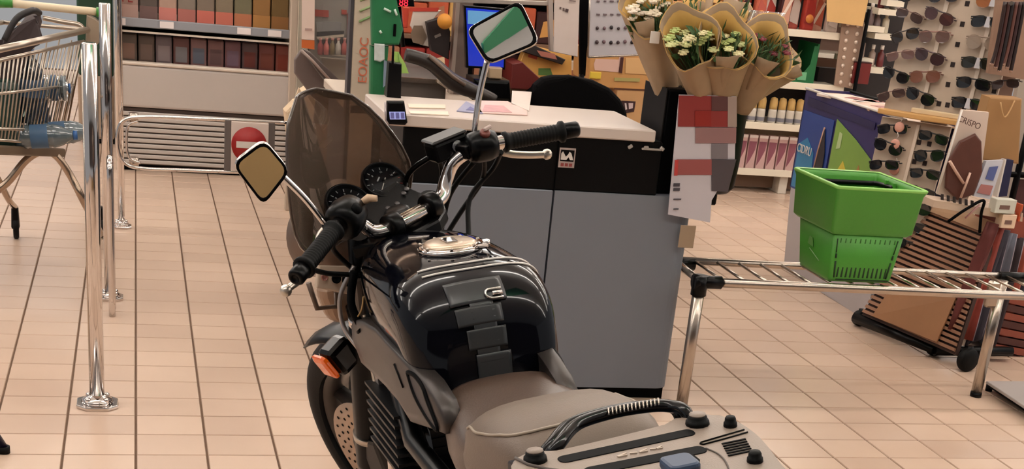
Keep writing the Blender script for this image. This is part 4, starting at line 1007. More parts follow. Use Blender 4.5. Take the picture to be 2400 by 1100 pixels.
# basket
gm = mat('basket_green', (74, 150, 50), .42, bump=.1, nscale=150, noise=.05); gdk = mat('basket_slot', (22, 52, 20), .6)
bk = thing('green_basket', 'tall green plastic hand basket standing on the chrome bench', 'basket', (2.41, 4.515, BH + .0165))
def rr4(wx0, wx1, wy0, wy1, z, r=.012, n=3):
    P = []
    for (cx_, cy_, a0) in ((wx1 - r, wy1 - r, 0), (wx0 + r, wy1 - r, 90), (wx0 + r, wy0 + r, 180), (wx1 - r, wy0 + r, 270)):
        for k in range(n + 1): a = R(a0 + 90 * k / n); P.append(Vector((cx_ + r * math.cos(a), cy_ + r * math.sin(a), z)))
    return P
mb = MB().rings([rr4(-.112, .118, -.130, .112, .0), rr4(-.116, .122, -.135, .118, .012), rr4(-.132, .140, -.143, .150, .19), rr4(-.126, .134, -.137, .144, .19), rr4(-.110, .116, -.129, .112, .012), rr4(-.106, .11, -.12, .10, .010)])
obj('tub', mb, gm, bk)
mb = MB().rings([rr4(-.137, .145, -.147, .155, .165), rr4(-.148, .160, -.155, .168, .175), rr4(-.156, .170, -.163, .182, .305), rr4(-.162, .176, -.168, .188, .318), rr4(-.162, .176, -.168, .188, .326), rr4(-.150, .164, -.156, .176, .326), rr4(-.146, .160, -.152, .172, .31), rr4(-.132, .14, -.142, .15, .165), rr4(-.137, .145, -.147, .155, .165)], closed_ends=False)
obj('upper_band', mb, gm, bk)
mb = MB().rings([rr4(-.163, .177, -.169, .189, .319), rr4(-.165, .179, -.171, .191, .326), rr4(-.160, .174, -.166, .186, .330), rr4(-.150, .164, -.156, .176, .328)], closed_ends=False)
obj('rim', mb, mat('rim_light_green', (140, 200, 96), .35), bk)
# slots in the front and far wall, side slits, inner ribs
for i in range(12):
    x = -.088 + i * .0165; obj('slot', MB().box((x, -.1350, .034), (.0065, .004, .036), bev=.001), gdk, bk)
    obj('upper_groove', MB().box((-.10 + i * .0185, -.1400, .145), (.004, .0025, .018)), mat('groove_green', (50, 104, 34), .5), bk)
for i in range(14): obj('inner_slot', MB().box((-.10 + i * .015, .1135 + .022, .10), (.006, .006, .09), bev=.001), gdk, bk)
for x0_, dx in ((-.098, -.016), (.100, .014)):
    obj('slit', MB().tube([(x0_, -.1345, .015), (x0_ + dx * .4, -.1385, .072)], .0035, 6), gdk, bk)
    obj('slit', MB().tube([(x0_ + dx * .5, -.1390, .083), (x0_ + dx * .6, -.140, .098)], .0035, 6), gdk, bk)
    obj('slit', MB().tube([(x0_ + dx * .65, -.1402, .102), (x0_ + dx * 1.0, -.1435, .150)], .002, 6), gdk, bk)
obj('moulded_line', MB().box((.01, -.1345, .008), (.20, .004, .004)), gdk, bk)
obj('panel_crest', MB().tube([(-.1225, -.05, .052), (-.1255, .03, .078)], .0016, 6), mat('crest_pale', (150, 190, 130), .4), bk)
obj('side_emblem', MB().prism([(-.1270, .0, .088), (-.1275, .045, .092), (-.1290, .035, .120), (-.1290, .012, .118)], (-.0015, 0, 0)), mat('crest_pale2', (96, 150, 76), .4), bk)
obj('folded_handle', MB().tube(smooth_path([(-.14, .160, .30), (-.10, .155, .292), (.10, .155, .292), (.145, .13, .296), (.15, .02, .30)], 5), .009, 8), BLACKP, bk)
obj('handle_post', MB().box((.15, .08, .28), (.012, .012, .08), bev=.002), gm, bk); obj('handle_post', MB().box((.15, .02, .28), (.012, .012, .08), bev=.002), gm, bk)
# ================================================================== FAR SHELVING (right)
sh = thing('shop_shelving', 'cream shop shelving with four boards behind the flowers and the basket', 'shelf', (3.4, 8.8, 0))
cr_ = mat('shelf_cream', (206, 198, 184), .4); shb = mat('shelf_dark', (34, 28, 28), .7)
SY = 8.8
def S(x, y, z): return (x - 3.4, y - SY, z)
boards = (.150, .445, .710, 1.030, 1.36)
for z in boards: obj('shelf_board', MB().span(S(2.9, SY, z - .028), S(4.46, SY + .45, z), bev=.003), cr_, sh); 
for z in boards[:4]: obj('price_strip', MB().span(S(2.9, SY - .012, z - .034), S(4.46, SY, z + .010), bev=.002), mat('strip_cream', (226, 216, 196), .4), sh)
obj('back_panel', MB().span(S(2.9, SY + .45, .12), S(4.46, SY + .47, 1.75)), shb, sh)
obj('mid_back', MB().span(S(2.9, SY + .44, .15), S(4.46, SY + .45, .42)), mat('back_tan', (150, 128, 104), .6), sh)
for x in (3.15, 4.13): obj('foot', MB().span(S(x, SY + .02, .0), S(x + .06, SY + .45, .125), bev=.004), cr_, sh)
obj('kick_plate', MB().span(S(2.9, SY + .12, .02), S(4.46, SY + .16, .12)), mat('kick_tan', (118, 92, 72), .6), sh)
def botl(i, n, x, z):
    lb = '%s yellow-capped white roll-on bottle on the second shelf' % nth(i, n)
    t = thing('lotion_bottle', lb, 'bottle', (x, SY + .09, z), 'yellow-capped bottles')
    obj('bottle_body', MB().lathe([(.0001, 0), (.025, 0), (.028, .01), (.028, .075), (.026, .088)], seg=14), mat('bottle_white', (206, 196, 182), .35), t)
    obj('bottle_cap', MB().lathe([(.0265, .089), (.0265, .138), (.020, .158), (.0001, .165)], seg=14), mat('cap_ochre', (214, 178, 112), .4), t)
    obj('bottle_print', MB().lathe([(.0285, .012), (.0285, .036)], seg=14, caps=False), mat('print_grey', (128, 124, 132), .5), t)
nb = 8
for i in range(nb): botl(i, nb, 3.76 + i * .063 + (.018 if i > 3 else 0), .445)
for i in range(8):
    t = thing('lotion_box', '%s tall pink and white carton on the lowest shelf board' % nth(i, 8), 'box', (3.70 + i * .0715, SY + .08, .15), 'pink and white cartons')
    obj('carton', MB().box((0, 0, .108), (.060, .05, .216), bev=.002), mat('carton_pink', (196, 160, 154), .45, noise=.1), t)
    obj('carton_top', MB().box((0, -.0255, .206), (.060, .002, .018)), mat('carton_white', (226, 212, 204), .45), t)
    obj('carton_swirl', MB().prism([(-.028, -.0262, .175), (.026, -.0262, .175), (.020, -.0262, .12), (-.004, -.0262, .06), (-.026, -.0262, .02)], (0, .001, 0)), mat('carton_plum', (132, 74, 88), .45), t)
# third shelf: green carton trays with packets
t = thing('green_tray', 'green display carton of small packets on the third shelf', 'box', (4.06, SY + .06, .71))
obj('tray_front', MB().span((-.26, 0, 0), (.20, .01, .06)), mat('tray_green', (24, 104, 56), .5), t)
obj('tray_side', MB().prism([(.20, 0, 0), (.20, .3, 0), (.20, .3, .25), (.20, .0, .25), (.20, 0, .06)], (.01, 0, 0)), mat('tray_green', (24, 104, 56), .5), t)
obj('tray_panel', MB().prism([(.12, -.002, .055), (.20, -.002, .055), (.20, -.002, .235), (.175, -.002, .235), (.165, -.002, .12)], (0, .003, 0)), mat('tray_green', (24, 104, 56), .5), t)
obj('tray_ticket', MB().box((.02, -.003, .045), (.055, .003, .045)), WHITE, t)
obj('tray_ticket', MB().box((.12, -.004, .045), (.06, .003, .05)), mat('ticket_green', (110, 176, 130), .5), t)
rnd = random.Random(4)
cols = [(206, 176, 120), (96, 52, 44), (222, 206, 180), (150, 112, 84), (60, 42, 40), (216, 190, 108), (130, 104, 96), (188, 148, 120)]
for i in range(9):
    x = -.235 + (i % 5) * .085 + (.03 if i > 4 else 0); z = .012 + (.085 if i > 4 else 0)
    q = thing('snack_packet', '%s packet in the %s layer of the green tray' % (nth(i % 5, 5 if i < 5 else 4), 'lower' if i < 5 else 'upper'), 'packet', (4.06 + x, SY + .12, .71 + z), 'packets in the green tray')
    obj('sachet', MB().box((0, 0, .045), (.075, .03, .082), bev=.010, rot=Matrix.Rotation(R(rnd.uniform(-18, 18)), 3, 'Y')), mat('sachet_%d' % i, cols[i % 8], .35, noise=.25, nscale=40), q)
# top shelf: red and orange bags
reds = [(168, 52, 40), (204, 150, 128), (214, 196, 184), (150, 40, 36), (190, 96, 72), (222, 206, 196), (60, 26, 28), (178, 84, 70)]
for i in range(11):
    x = 3.50 + i * .085
    q = thing('coffee_bag', '%s red and cream bag on the top visible shelf behind the flowers' % nth(i, 11), 'bag', (x, SY + .12 + (i % 2) * .05, 1.03), 'bags on the top shelf')
    h = rnd.uniform(.20, .30)
    obj('pouch', MB().box((0, 0, h / 2), (.082, .06, h), bev=.014, seg=2, taper=.92), mat('pouch_%d' % (i % 8), reds[i % 8], .35, noise=.3, nscale=25), q)
    obj('pouch_panel', MB().prism([(-.035, -.032, .05), (.030, -.032, .03), (.034, -.030, h * .55), (-.01, -.030, h * .8)], (0, .002, 0)), mat('pouch_panel_%d' % ((i + 3) % 8), reds[(i + 3) % 8], .4), q)
    if i in (1, 4, 8): obj('round_badge', MB().lathe([(.027, 0), (.027, .002), (.0001, .002)], o=(0, -.034, .075), axis=(0, -1, .05), seg=20), mat('badge_orange', (222, 134, 62), .45), q)
    if i in (3, 6, 9): obj('slant_stripe', MB().box((0, -.034, h * .4), (.018, .002, h * .5), rot=Matrix.Rotation(R(25), 3, 'Y')), mat('stripe_cream', (230, 210, 196), .45), q)
# kraft sign and dotted strip
t = thing('kraft_sign', 'plain ochre paper sign at the end of the shelving', 'sign', (4.46, 8.72, 0))
obj('sheet', MB().prism([Vector(ay(*p, 8.72)) - Vector((4.46, 8.72, 0)) for p in ((1938, -70), (2050, -70), (2022, 62), (1938, 50))], (0, .006, 0)), mat('ochre_sheet', (206, 166, 108), .6, noise=.04), t)
obj('sign_pole', MB().cyl((.05, .02, 0), (.05, .02, 1.2), .012), BLACKM, t)
t = thing('blister_strip', 'brown hanging strip with two columns of round white discs', 'strip', ay(1985, 205, 8.77))
o0 = t.location
A_, B_, C_, D_ = [ay(*p, 8.77) - o0 for p in ((1955, 200), (2006, 210), (2026, 52), (1975, 44))]
obj('card', MB().prism([A_, B_, C_, D_], (0, .008, 0)), mat('card_brown', (142, 116, 98), .5), t)
obj('hang_tab', MB().box(C_.lerp(D_, .5) + Vector((0, .02, -.02)), (.03, .05, .02)), WHITE, t)
for r_ in range(8):
    for c_ in range(2):
        v = (r_ + .5) / 8; u = .27 + .46 * c_
        p = A_.lerp(D_, v).lerp(B_.lerp(C_, v), u)
        obj('disc', MB().lathe([(.0145, 0), (.013, .004), (.0001, .007)], o=p, axis=(0, -1, 0), seg=14), mat('disc_pearl', (204, 184, 168), .3, .3), t)
# cosmetics rack behind the glasses
t = thing('cosmetics_rack', 'dark wall rack with short white shelves of small bottles behind the sunglasses', 'shelf', (4.7, 8.9, 0))
o0 = t.location
obj('back', MB().prism([Vector(p) - o0 for p in (ay(2020, -80, 9.1), ay(2200, -80, 9.1), ay(2120, 260, 9.1), ay(1990, 260, 9.1))], (0, .02, 0)), shb, t)
obj('stand_leg', MB().span((-.3, .18, 0), (.35, .26, .8)), shb, t)
k = 0
for (p, q_) in (((2008, 58), (2072, 74)), ((2052, 78), (2102, 92)), ((1996, 134), (2046, 148)), ((2040, 158), (2090, 172)), ((2060, 20), (2130, 28)), ((2080, 0), (2120, 6))):
    a, b_ = ay(*p, 8.8) - o0, ay(*q_, 8.8) - o0
    obj('short_shelf', MB().span((a.x, -.1, a.z - .035), (b_.x, .15, a.z)), mat('strip_cream', (226, 216, 196), .4), t)
    for j in range(2):
        x = a.x + (b_.x - a.x) * (.3 + .4 * j)
        cc = ((196, 186, 180), (118, 100, 100), (206, 196, 176), (150, 130, 118), (96, 28, 28), (176, 166, 160))[(k + j) % 6]
        q = thing('cosmetic_bottle', 'small bottle, %s on the %s short white shelf' % (('left', 'right')[j], ('topmost left', 'upper middle', 'lower left', 'lower middle', 'upper right', 'highest right')[k]), 'bottle', o0 + Vector((x, 0, a.z)), 'cosmetics bottles')
        obj('body', MB().lathe([(.0001, 0), (.022, 0), (.024, .008), (.022, .085), (.010, .095), (.010, .11)], seg=12), mat('cosm_%d_%d_%d' % cc, cc, .35), q)
        obj('cap', MB().cyl((0, 0, .108), (0, 0, .135), .012, seg=10), WHITE, q)
    k += 1
t = thing('red_carton', 'dark red carton low on the cosmetics rack above the blue box', 'box', ay(2000, 190, 8.75))
obj('carton', MB().box((0.05, .05, .05), (.12, .1, .13), bev=.003), mat('carton_red', (104, 28, 26), .4), t)
obj('lid', MB().box((0.05, .05, .118), (.124, .104, .008), bev=.002), mat('carton_lid', (60, 24, 24), .4), t)

# ================================================================== BLUE DISPLAY BOX (faces the aisle)
bx = thing('blue_display_box', 'deep blue cardboard dump bin with printed side, magazines on top', 'display', (3.15, 6.3, 0))
o0 = bx.location
ZT = .88
TLp, TRp = az(1890, 207, ZT), az(2125, 282, ZT)
d_ = (TRp - TLp); back_ = Vector((-d_.y, d_.x, 0)).normalized() * .24
if back_.x < 0: back_ = -back_
def F(u, z, off=0.): p = TLp + d_ * u; return Vector((p.x, p.y, z)) - back_.normalized() * off - o0
navy = mat('box_navy', (46, 40, 92), .45, noise=.05); blu = mat('box_blue', (36, 66, 140), .4, noise=.12, nscale=6)
obj('box_wall', MB().prism([F(0, .40), F(1, .40), F(1, ZT), F(0, ZT)], back_ * .02), navy, bx)
obj('box_wall', MB().prism([F(0, .40) + back_, F(1, .40) + back_, F(1, ZT) + back_, F(0, ZT) + back_], back_ * -.02), navy, bx)
obj('box_wall', MB().prism([F(0, .40), F(0, .40) + back_, F(0, ZT) + back_, F(0, ZT)], d_ * .01), navy, bx)
obj('box_floor', MB().prism([F(0, ZT - .02, -.01), F(1, ZT - .02, -.01), F(1, ZT - .02) + back_, F(0, ZT - .02) + back_], (0, 0, .008)), mat('tray_tan', (206, 176, 148), .5), bx)
obj('lower_skirt', MB().prism([F(.10, .0, .004), F(1, .0, .004), F(1, .42, .004), F(.02, .42, .004)], back_ * .9), mat('skirt_pale', (186, 180, 182), .5), bx)
obj('white_edge', MB().tube([F(0, ZT, .002), F(1, ZT, .002)], .006, 6), WHITE, bx)
obj('black_edge', MB().tube([F(0, ZT) + back_, F(1, ZT) + back_], .008, 6), BLACKM, bx)
obj('blue_poster', MB().prism([F(.02, .40, .002), F(.36, .40, .002), F(.36, .78, .002), F(.02, .78, .002)], back_.normalized() * -.003), blu, bx)
obj('sea_print', MB().prism([F(.03, .41, .006), F(.24, .41, .006), F(.21, .60, .006), F(.12, .66, .006), F(.04, .62, .006)], back_.normalized() * -.002), mat('print_cyan', (48, 128, 176), .4, noise=.15, nscale=9), bx)
obj('dark_figure', MB().prism([F(.24, .41, .009), F(.34, .41, .009), F(.33, .62, .009), F(.29, .73, .009), F(.26, .62, .009)], back_.normalized() * -.002), mat('figure_dark', (40, 34, 42), .5), bx)
obj('figure_edge', MB().tube([F(.245, .50, .011), F(.262, .63, .011), F(.288, .735, .011)], .005, 6), mat('figure_tan', (190, 150, 130), .5), bx)
obj('green_poster', MB().prism([F(.38, .40, .002), F(.80, .40, .002), F(.80, .66, .002), F(.60, .73, .002), F(.385, .79, .002)], back_.normalized() * -.003), mat('poster_green', (122, 158, 70), .45, noise=.15, nscale=7), bx)
obj('yellow_print', MB().prism([F(.42, .41, .006), F(.62, .41, .006), F(.60, .55, .006), F(.52, .62, .006), F(.44, .52, .006)], back_.normalized() * -.002), mat('poster_yellow', (206, 186, 66), .45, noise=.25, nscale=14), bx)
obj('slim_bottle_print', MB().prism([F(.64, .41, .006), F(.72, .41, .006), F(.71, .58, .006), F(.675, .63, .006), F(.65, .58, .006)], back_.normalized() * -.002), mat('print_ochre', (168, 120, 66), .45), bx)
obj('logo_blob', MB().prism([F(.43, .66, .006), F(.47, .67, .006), F(.47, .735, .006), F(.44, .74, .006)], back_.normalized() * -.002), mat('blob_pale', (176, 196, 140), .5), bx)
TM = frame(F(.12, .60, .014), d_, (0, 0, 1))
text('white_lettering', 'CIDRU', .058, WHITE, bx, TM, .001)
obj('band_line', MB().prism([F(.05, .81, .003), F(.75, .80, .003), F(.75, .83, .003), F(.05, .845, .003)], back_.normalized() * -.002), mat('band_indigo', (34, 28, 74), .5), bx)
def mag(lb, u, v, sx, sy, ang, rgb, z):
    p = F(u, ZT - .01) + back_ * v + o0
    t = thing('magazine', lb, 'magazine', (p.x, p.y, z), 'magazines on the blue box', M=Matrix.Translation((p.x, p.y, z)) @ Matrix.Rotation(R(ang), 4, 'Z'))
    obj('cover', MB().box((0, 0, .006), (sx, sy, .012), bev=.002), mat('mag_%d_%d_%d' % rgb, rgb, .35, noise=.06), t)
    obj('cover_print', MB().box((.01, -.02, .0126), (sx * .5, sy * .3, .001), rot=Matrix.Rotation(R(20), 3, 'Z')), mat('mag_print', (150, 70, 62), .4), t)
mag('open white magazine lying furthest left on the blue box', .28, .45, .20, .28, 20, (224, 208, 196), ZT - .012)
mag('tan magazine lying to the right on the blue box', .55, .5, .20, .30, -12, (206, 172, 150), ZT - .012)
mag('small white leaflet at the back of the blue box top', .35, .84, .12, .22, 60, (230, 222, 214), ZT - .012)

# ================================================================== SUNGLASSES STAND
gs = thing('sunglasses_stand', 'tall beige pegboard stand full of sunglasses with an ochre ledge', 'display', (3.30, 5.75, 0))
o0 = gs.location
A0 = az(2070, 262, .90); B0 = az(2318, 300, .90)
ud = (B0 - A0); uW = ud.length; un = ud.normalized(); nrm = Vector((un.y, -un.x, 0))
if nrm.y > 0: nrm = -nrm
lean = .12
def G(u, z, off=0.): 
    p = A0 + un * (u * uW); return Vector((p.x, p.y, z)) - nrm * ((z - .9) * lean) + nrm * off - o0
peg = mat('pegboard_beige', (190, 170, 150), .55, noise=.05)
obj('upper_board', MB().prism([G(0, .91), G(1, .91), G(1, 1.62), G(0, 1.62)], nrm * -.02), peg, gs)
obj('lower_board', MB().prism([G(.0, .30), G(.62, .30), G(.66, .88), G(.0, .88)], nrm * -.02), peg, gs)
obj('ochre_ledge', MB().slab([G(-.02, .895, .01), G(.90, .895, .01), G(.90, .895, .05), G(.45, .895, .075), G(-.02, .895, .05)], (0, 0, .022), .004), mat('ledge_ochre', (206, 158, 96), .45), gs)
obj('ledge_step', MB().slab([G(.28, .917, .005), G(.86, .917, .005), G(.86, .917, .035), G(.28, .917, .035)], (0, 0, .02), .003), mat('ledge_cream', (218, 194, 156), .45), gs)
for u in (.36, .78): 
    obj('nose_rail', MB().prism([G(u - .018, .93, .004), G(u + .018, .93, .004), G(u + .018, 1.60, .004), G(u - .018, 1.60, .004)], nrm * .008), mat('rail_pale', (214, 196, 178), .4), gs)
obj('nose_rail', MB().prism([G(.33, .32, .004), G(.36, .32, .004), G(.38, .87, .004), G(.35, .87, .004)], nrm * .008), mat('rail_pale', (214, 196, 178), .4), gs)
obj('stand_base', MB().prism([G(.3, .0, -.14), G(.9, .0, -.14), G(.9, .0, -.4), G(.3, .0, -.4)], (0, 0, .04)), BLACKM, gs)
obj('stand_column', MB().prism([G(.35, .04, -.15), G(.6, .04, -.15), G(.6, .9, -.03), G(.35, .9, -.03)], nrm * -.03), peg, gs)
hole = mat('hole_dark', (40, 28, 26), .8)
def holes(us, zs):
    for z in zs:
        for u in us: obj('peg_hole', MB().box((0, 0, 0), (.018, .003, .020)).xf(Matrix.Translation(G(u, z, .0015)) @ un.to_track_quat('X', 'Z').to_matrix().to_4x4()), hole, gs)
holes((.50, .58), (.965, ))
holes((.54,), (1.045, 1.125, 1.205, 1.285, 1.365, 1.445)); holes((.74, .92, .985), (.965,)); holes((.965,), (1.045, 1.125, 1.285))
holes((.40, .50), (.80, .72)); 
lensm = mat('lens_black', (16, 15, 18), .12, coat=.5); 
frames_ = [(24, 22, 24), (60, 40, 34), (120, 90, 78), (90, 86, 90), (36, 30, 32)]
def shades(u, z, W, lb, style, fc, lc, board='upper', roll=0.):
    c = G(u, z, .025) + o0
    M = frame(c, un, (0, 0, 1))      # x along board, y up, z towards viewer or back
    zs = 1 if (M.to_3x3() @ Vector((0, 0, 1))).dot(nrm) > 0 else -1
    t = thing('sunglasses', lb, 'sunglasses', group='sunglasses on the %s board' % board, M=M @ Matrix.Rotation(roll, 4, 'Z'))
    fm_ = mat('frame_%d_%d_%d' % fc, fc, .3, coat=.3); lm = mat('lens_%d_%d_%d' % lc, lc, .12, coat=.6)
    h = W * (.30 if style == 'wrap' else .36)
    for sx in (-1, 1):
        cx_ = sx * W * .25
        pts = []
        for k in range(16):
            a = 2 * math.pi * k / 16; e = .75 if style == 'wrap' else .9
            x = math.copysign(abs(math.cos(a)) ** e, math.cos(a)) * W * .205; y = math.copysign(abs(math.sin(a)) ** e, math.sin(a)) * h * .5
            if style == 'wrap': y += -.004 * (sx * x / (W * .2)); 
            pts.append(Vector((cx_ + x, y, zs * (.010 - .3 * (abs(cx_ + x) ** 2) / W))))
        obj('lens', MB().rings([pts, [p + Vector((0, 0, zs * .003)) for p in pts]], smooth=False), lm, t)
        obj('temple', MB().tube([(sx * W * .47, h * .15, 0), (sx * W * .49, h * .12, -zs * .03), (sx * W * .46, h * .05, -zs * .045)], .0028, 6), fm_, t)
    top = [Vector((W * .48 * v, h * (.42 - .12 * v * v) + (0 if abs(v) > .2 else -.002), zs * (.010 - .3 * (W * .48 * v) ** 2 / W))) for v in [i / 8 for i in range(-8, 9)]]
    obj('front_frame', MB().tube(top, .0032, 6), fm_, t)
    return t, M, zs
row_z = [.985, 1.065, 1.145, 1.225, 1.305, 1.385, 1.465, 1.545]
names_r = ['lowest', 'second', 'third', 'fourth', 'fifth', 'sixth', 'seventh', 'eighth']
stylec = [('wrap', (20, 18, 20), (22, 20, 22)), ('wrap', (18, 16, 18), (14, 14, 18)), ('wrap', (22, 20, 18), (34, 32, 22)), ('round', (150, 130, 116), (150, 132, 116)), ('wrap', (18, 18, 20), (24, 24, 28)), ('round', (120, 70, 40), (150, 88, 40)), ('wrap', (30, 50, 44), (20, 40, 34)), ('round', (40, 36, 40), (30, 28, 34))]
for i, z in enumerate(row_z):
    st, fc, lc = stylec[i]
    t, M, zs = shades(.78, z, .155, '%s pair up in the right hand column of the sunglasses stand' % names_r[i].capitalize(), st, fc, lc)
    if i in (0, 2, 4, 5): obj('price_tag', MB().prism([(-.012, -.02, zs * .016), (.012, -.02, zs * .016), (.004, .022, zs * .016), (-.006, .022, zs * .016)], (0, 0, zs * .001)), mat('tag_bluish', (206, 204, 210), .4), t)
    st, fc, lc = stylec[(i * 3 + 5) % 8]
    fc2 = [(46, 36, 36), (110, 66, 56), (90, 70, 76), (150, 110, 100), (60, 46, 50), (128, 100, 92), (36, 32, 34), (96, 90, 96)][i]; lc2 = [(20, 18, 20), (120, 76, 60), (60, 40, 42), (104, 80, 74), (70, 44, 44), (40, 34, 36), (30, 28, 30), (80, 60, 56)][i]
    shades(.33, z, .14, '%s pair up in the middle column of the sunglasses stand' % names_r[i].capitalize(), 'round', fc2, lc2, roll=R((-14, 8, -10, 6)[i % 4]))
    shades(.06, z - .01, .13, '%s pair up in the far left column of the sunglasses stand' % names_r[i].capitalize(), 'round' if i % 2 else 'wrap', [(130, 104, 96), (34, 30, 30), (160, 130, 120), (60, 50, 50)][i % 4], [(70, 54, 52), (24, 22, 24), (110, 84, 80), (40, 36, 36)][i % 4], roll=R((20, -12, 14)[i % 3]))
# glasses hanging on the right edge seen as thin temples
for i, z in enumerate((1.0, 1.08, 1.16, 1.30, 1.40)):
    shades(1.06, z, .12, '%s pair on the right edge of the sunglasses stand, only a lens and temple showing' % names_r[i].capitalize(), 'wrap', (50, 34, 30), (60, 44, 40), 'upper', roll=R(12))
lowz = [.84, .765, .69, .615, .54, .465, .39]
for i, z in enumerate(lowz):
    shades(.14, z, .14, '%s pair from the ledge in the left column below the ochre ledge' % ('First', 'Second', 'Third', 'Fourth', 'Fifth', 'Sixth', 'Seventh')[i], 'wrap' if i % 2 == 0 else 'round', (24, 20, 22), (16, 15, 18), 'lower', roll=R((8, -10)[i % 2]))
    shades(.54, z - .008, .14, '%s pair from the ledge in the right column below the ochre ledge' % ('First', 'Second', 'Third', 'Fourth', 'Fifth', 'Sixth', 'Seventh')[i], 'round' if i % 3 == 1 else 'wrap', (26, 24, 28), (20, 22, 22), 'lower', roll=R((-6, 9, 3)[i % 3]))
for i, (px, py) in enumerate(((2108, 298), (2098, 338), (2096, 398), (2212, 316), (2158, 475), (2180, 492))):
    p = ay(px, py, 5.62)
    q = thing('price_charm', ('pink round tag uppermost by the lower sunglasses', 'pink round tag just under the uppermost one', 'pink round tag just above the basket rim', 'white horseshoe tag right of the lower sunglasses', 'white oval tag right of the basket', 'small white tag low beside the crate')[i], 'tag', p, 'round tags among the sunglasses')
    pk = i < 3
    obj('disc', MB().lathe([(.022, 0), (.020, .004), (.008, .006), (.0001, .006)] if pk else [(.024, 0), (.022, .005), (.012, .005), (.010, .0)], axis=nrm, seg=18, caps=pk), mat('charm_pink', (214, 156, 138), .45) if pk else mat('charm_white', (206, 212, 216), .4), q)
    obj('loop', MB().tube([(0, 0, .02), (.004, -.006, .035), (0, 0, .05)], .0018, 6), WHITE, q)

# ================================================================== SLATTED CRATE TROLLEY
crt = thing('slatted_crate', 'brown slatted display crate leaning back on a black wheeled base', 'crate', (3.2, 5.35, 0))
o0 = crt.location
BLc, BRc, TLc, TRc = az(2020, 738, .06), az(2192, 812, .06), az(2180, 475, .56), az(2332, 534, .56)
def K(u, v, off=0.):
    p = BLc.lerp(BRc, u).lerp(TLc.lerp(TRc, u), v)
    n = (BRc - BLc).cross(TLc - BLc).normalized()
    if n.x > 0: n = -n
    return p + n * off - o0
n_ = (BRc - BLc).cross(TLc - BLc).normalized(); n_ = -n_ if n_.x > 0 else n_
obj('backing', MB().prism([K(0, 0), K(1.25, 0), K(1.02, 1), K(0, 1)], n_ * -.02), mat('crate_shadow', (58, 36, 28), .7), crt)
slm = mat('slat_brown', (148, 108, 84), .5, noise=.12, nscale=12)
NS_ = 22
for i in range(NS_):
    v0 = .02 + i * .94 / NS_; v1 = v0 + .94 / NS_ * .58
    obj('slat', MB().prism([K(.0, v0), K(1.24 - .22 * v0, v0), K(1.24 - .22 * v1, v1), K(.0, v1)], n_ * .010), slm, crt)
obj('top_board', MB().prism([K(-.02, .93, .012), K(1.02, .93, .012), K(1.02, 1.03, .012), K(-.02, 1.03, .012)], n_ * .012), mat('board_tan', (176, 142, 112), .5), crt)
obj('kraft_panel', MB().prism([K(.17, .02, .014), K(1.03, .03, .014), K(1.0, .40, .014), K(.2, .33, .014)], n_ * .006), mat('panel_kraft', (156, 112, 78), .5, noise=.06), crt)
bA_, bB_ = az(2006, 745, .035), az(2190, 822, .035)
obj('base_rail', MB().tube([bA_ - o0, bB_ - o0], [.026, .016], 12), BLACKP, crt)
obj('base_rail', MB().tube([bB_ - o0, bB_ - o0 + Vector((.35, -.02, .01))], .022, 10), BLACKP, crt)
for px, py, r_ in ((2187, 812, .042), (2262, 848, .048), (2012, 742, .035)):
    p = az(px, py + 22, 0) - o0
    obj('caster', MB().lathe([(.01, -.018), (r_ * .9, -.018), (r_, -.01), (r_, .01), (r_ * .9, .018), (.01, .018)], o=p + Vector((0, 0, r_)), axis=(.25, -1, 0), seg=24), RUBBER, crt)
    obj('caster_stem', MB().cyl(p + Vector((0, 0, r_)), p + Vector((0, 0, r_ * 2.2)), .012), BLACKP, crt)
obj('yellow_foot', MB().prism([az(1975, 700, .01) - o0, az(2035, 700, .01) - o0, az(2028, 735, .01) - o0, az(1990, 712, .01) - o0], (0, 0, .01)), mat('foot_yellow', (224, 176, 40), .5), crt)
# bag with sandal card, kraft bag, booklet
P = [ay(*p, 5.05) for p in ((2255, 258), (2318, 264), (2300, 400), (2262, 480), (2196, 455))]
t = thing('sandal_card', 'white backing card with a brown leather sandal, lettering at its top', 'package', P[4])
o0 = t.location
obj('card', MB().prism([p - o0 for p in P], (.01, .03, 0)), mat('card_white', (206, 186, 172), .5), t)
obj('leather_sole', MB().slab([ay(*p, 5.04) - o0 for p in ((2282, 312), (2296, 330), (2298, 400), (2278, 455), (2240, 468), (2212, 440), (2216, 380), (2246, 330))], (0, -.018, 0), .006), mat('leather_brown', (86, 48, 38), .4, noise=.2, nscale=30), t)
obj('strap', MB().tube([ay(*p, 5.01) - o0 for p in ((2226, 378), (2240, 402), (2258, 430))], .006, 8), mat('strap_tan', (206, 168, 148), .4), t)
obj('strap', MB().tube([ay(*p, 5.01) - o0 for p in ((2274, 405), (2264, 432), (2250, 468))], .005, 8), mat('strap_tan', (206, 168, 148), .4), t)
obj('card_edge', MB().tube([ay(*p, 5.03) - o0 for p in ((2255, 258), (2196, 455))], .004, 6), WHITE, t)
TM = frame(ay(2272, 288, 5.035) - o0, ay(2300, 300, 5.035) - ay(2250, 280, 5.035), (0, 0, 1))
text('card_lettering', 'CRISPO', .032, mat('letter_brown', (86, 58, 48), .5), t, TM, .0006)
P = [ay(*p, 5.12) for p in ((2320, 228), (2396, 232), (2388, 385), (2302, 375), (2300, 300))]
t = thing('kraft_bag', 'tall brown kraft paper bag behind the sandal card', 'bag', P[3])
o0 = t.location
obj('bag_body', MB().slab([p - o0 for p in P], (.02, .10, 0), .006), mat('bag_kraft', (156, 116, 72), .6, noise=.1, nscale=10), t)
obj('bag_handle', MB().tube(smooth_path([ay(2345, 240, 5.11) - o0, ay(2352, 272, 5.10) - o0, ay(2362, 268, 5.10) - o0, ay(2378, 236, 5.11) - o0], 4), .003, 6), mat('handle_tan', (190, 150, 100), .6), t)
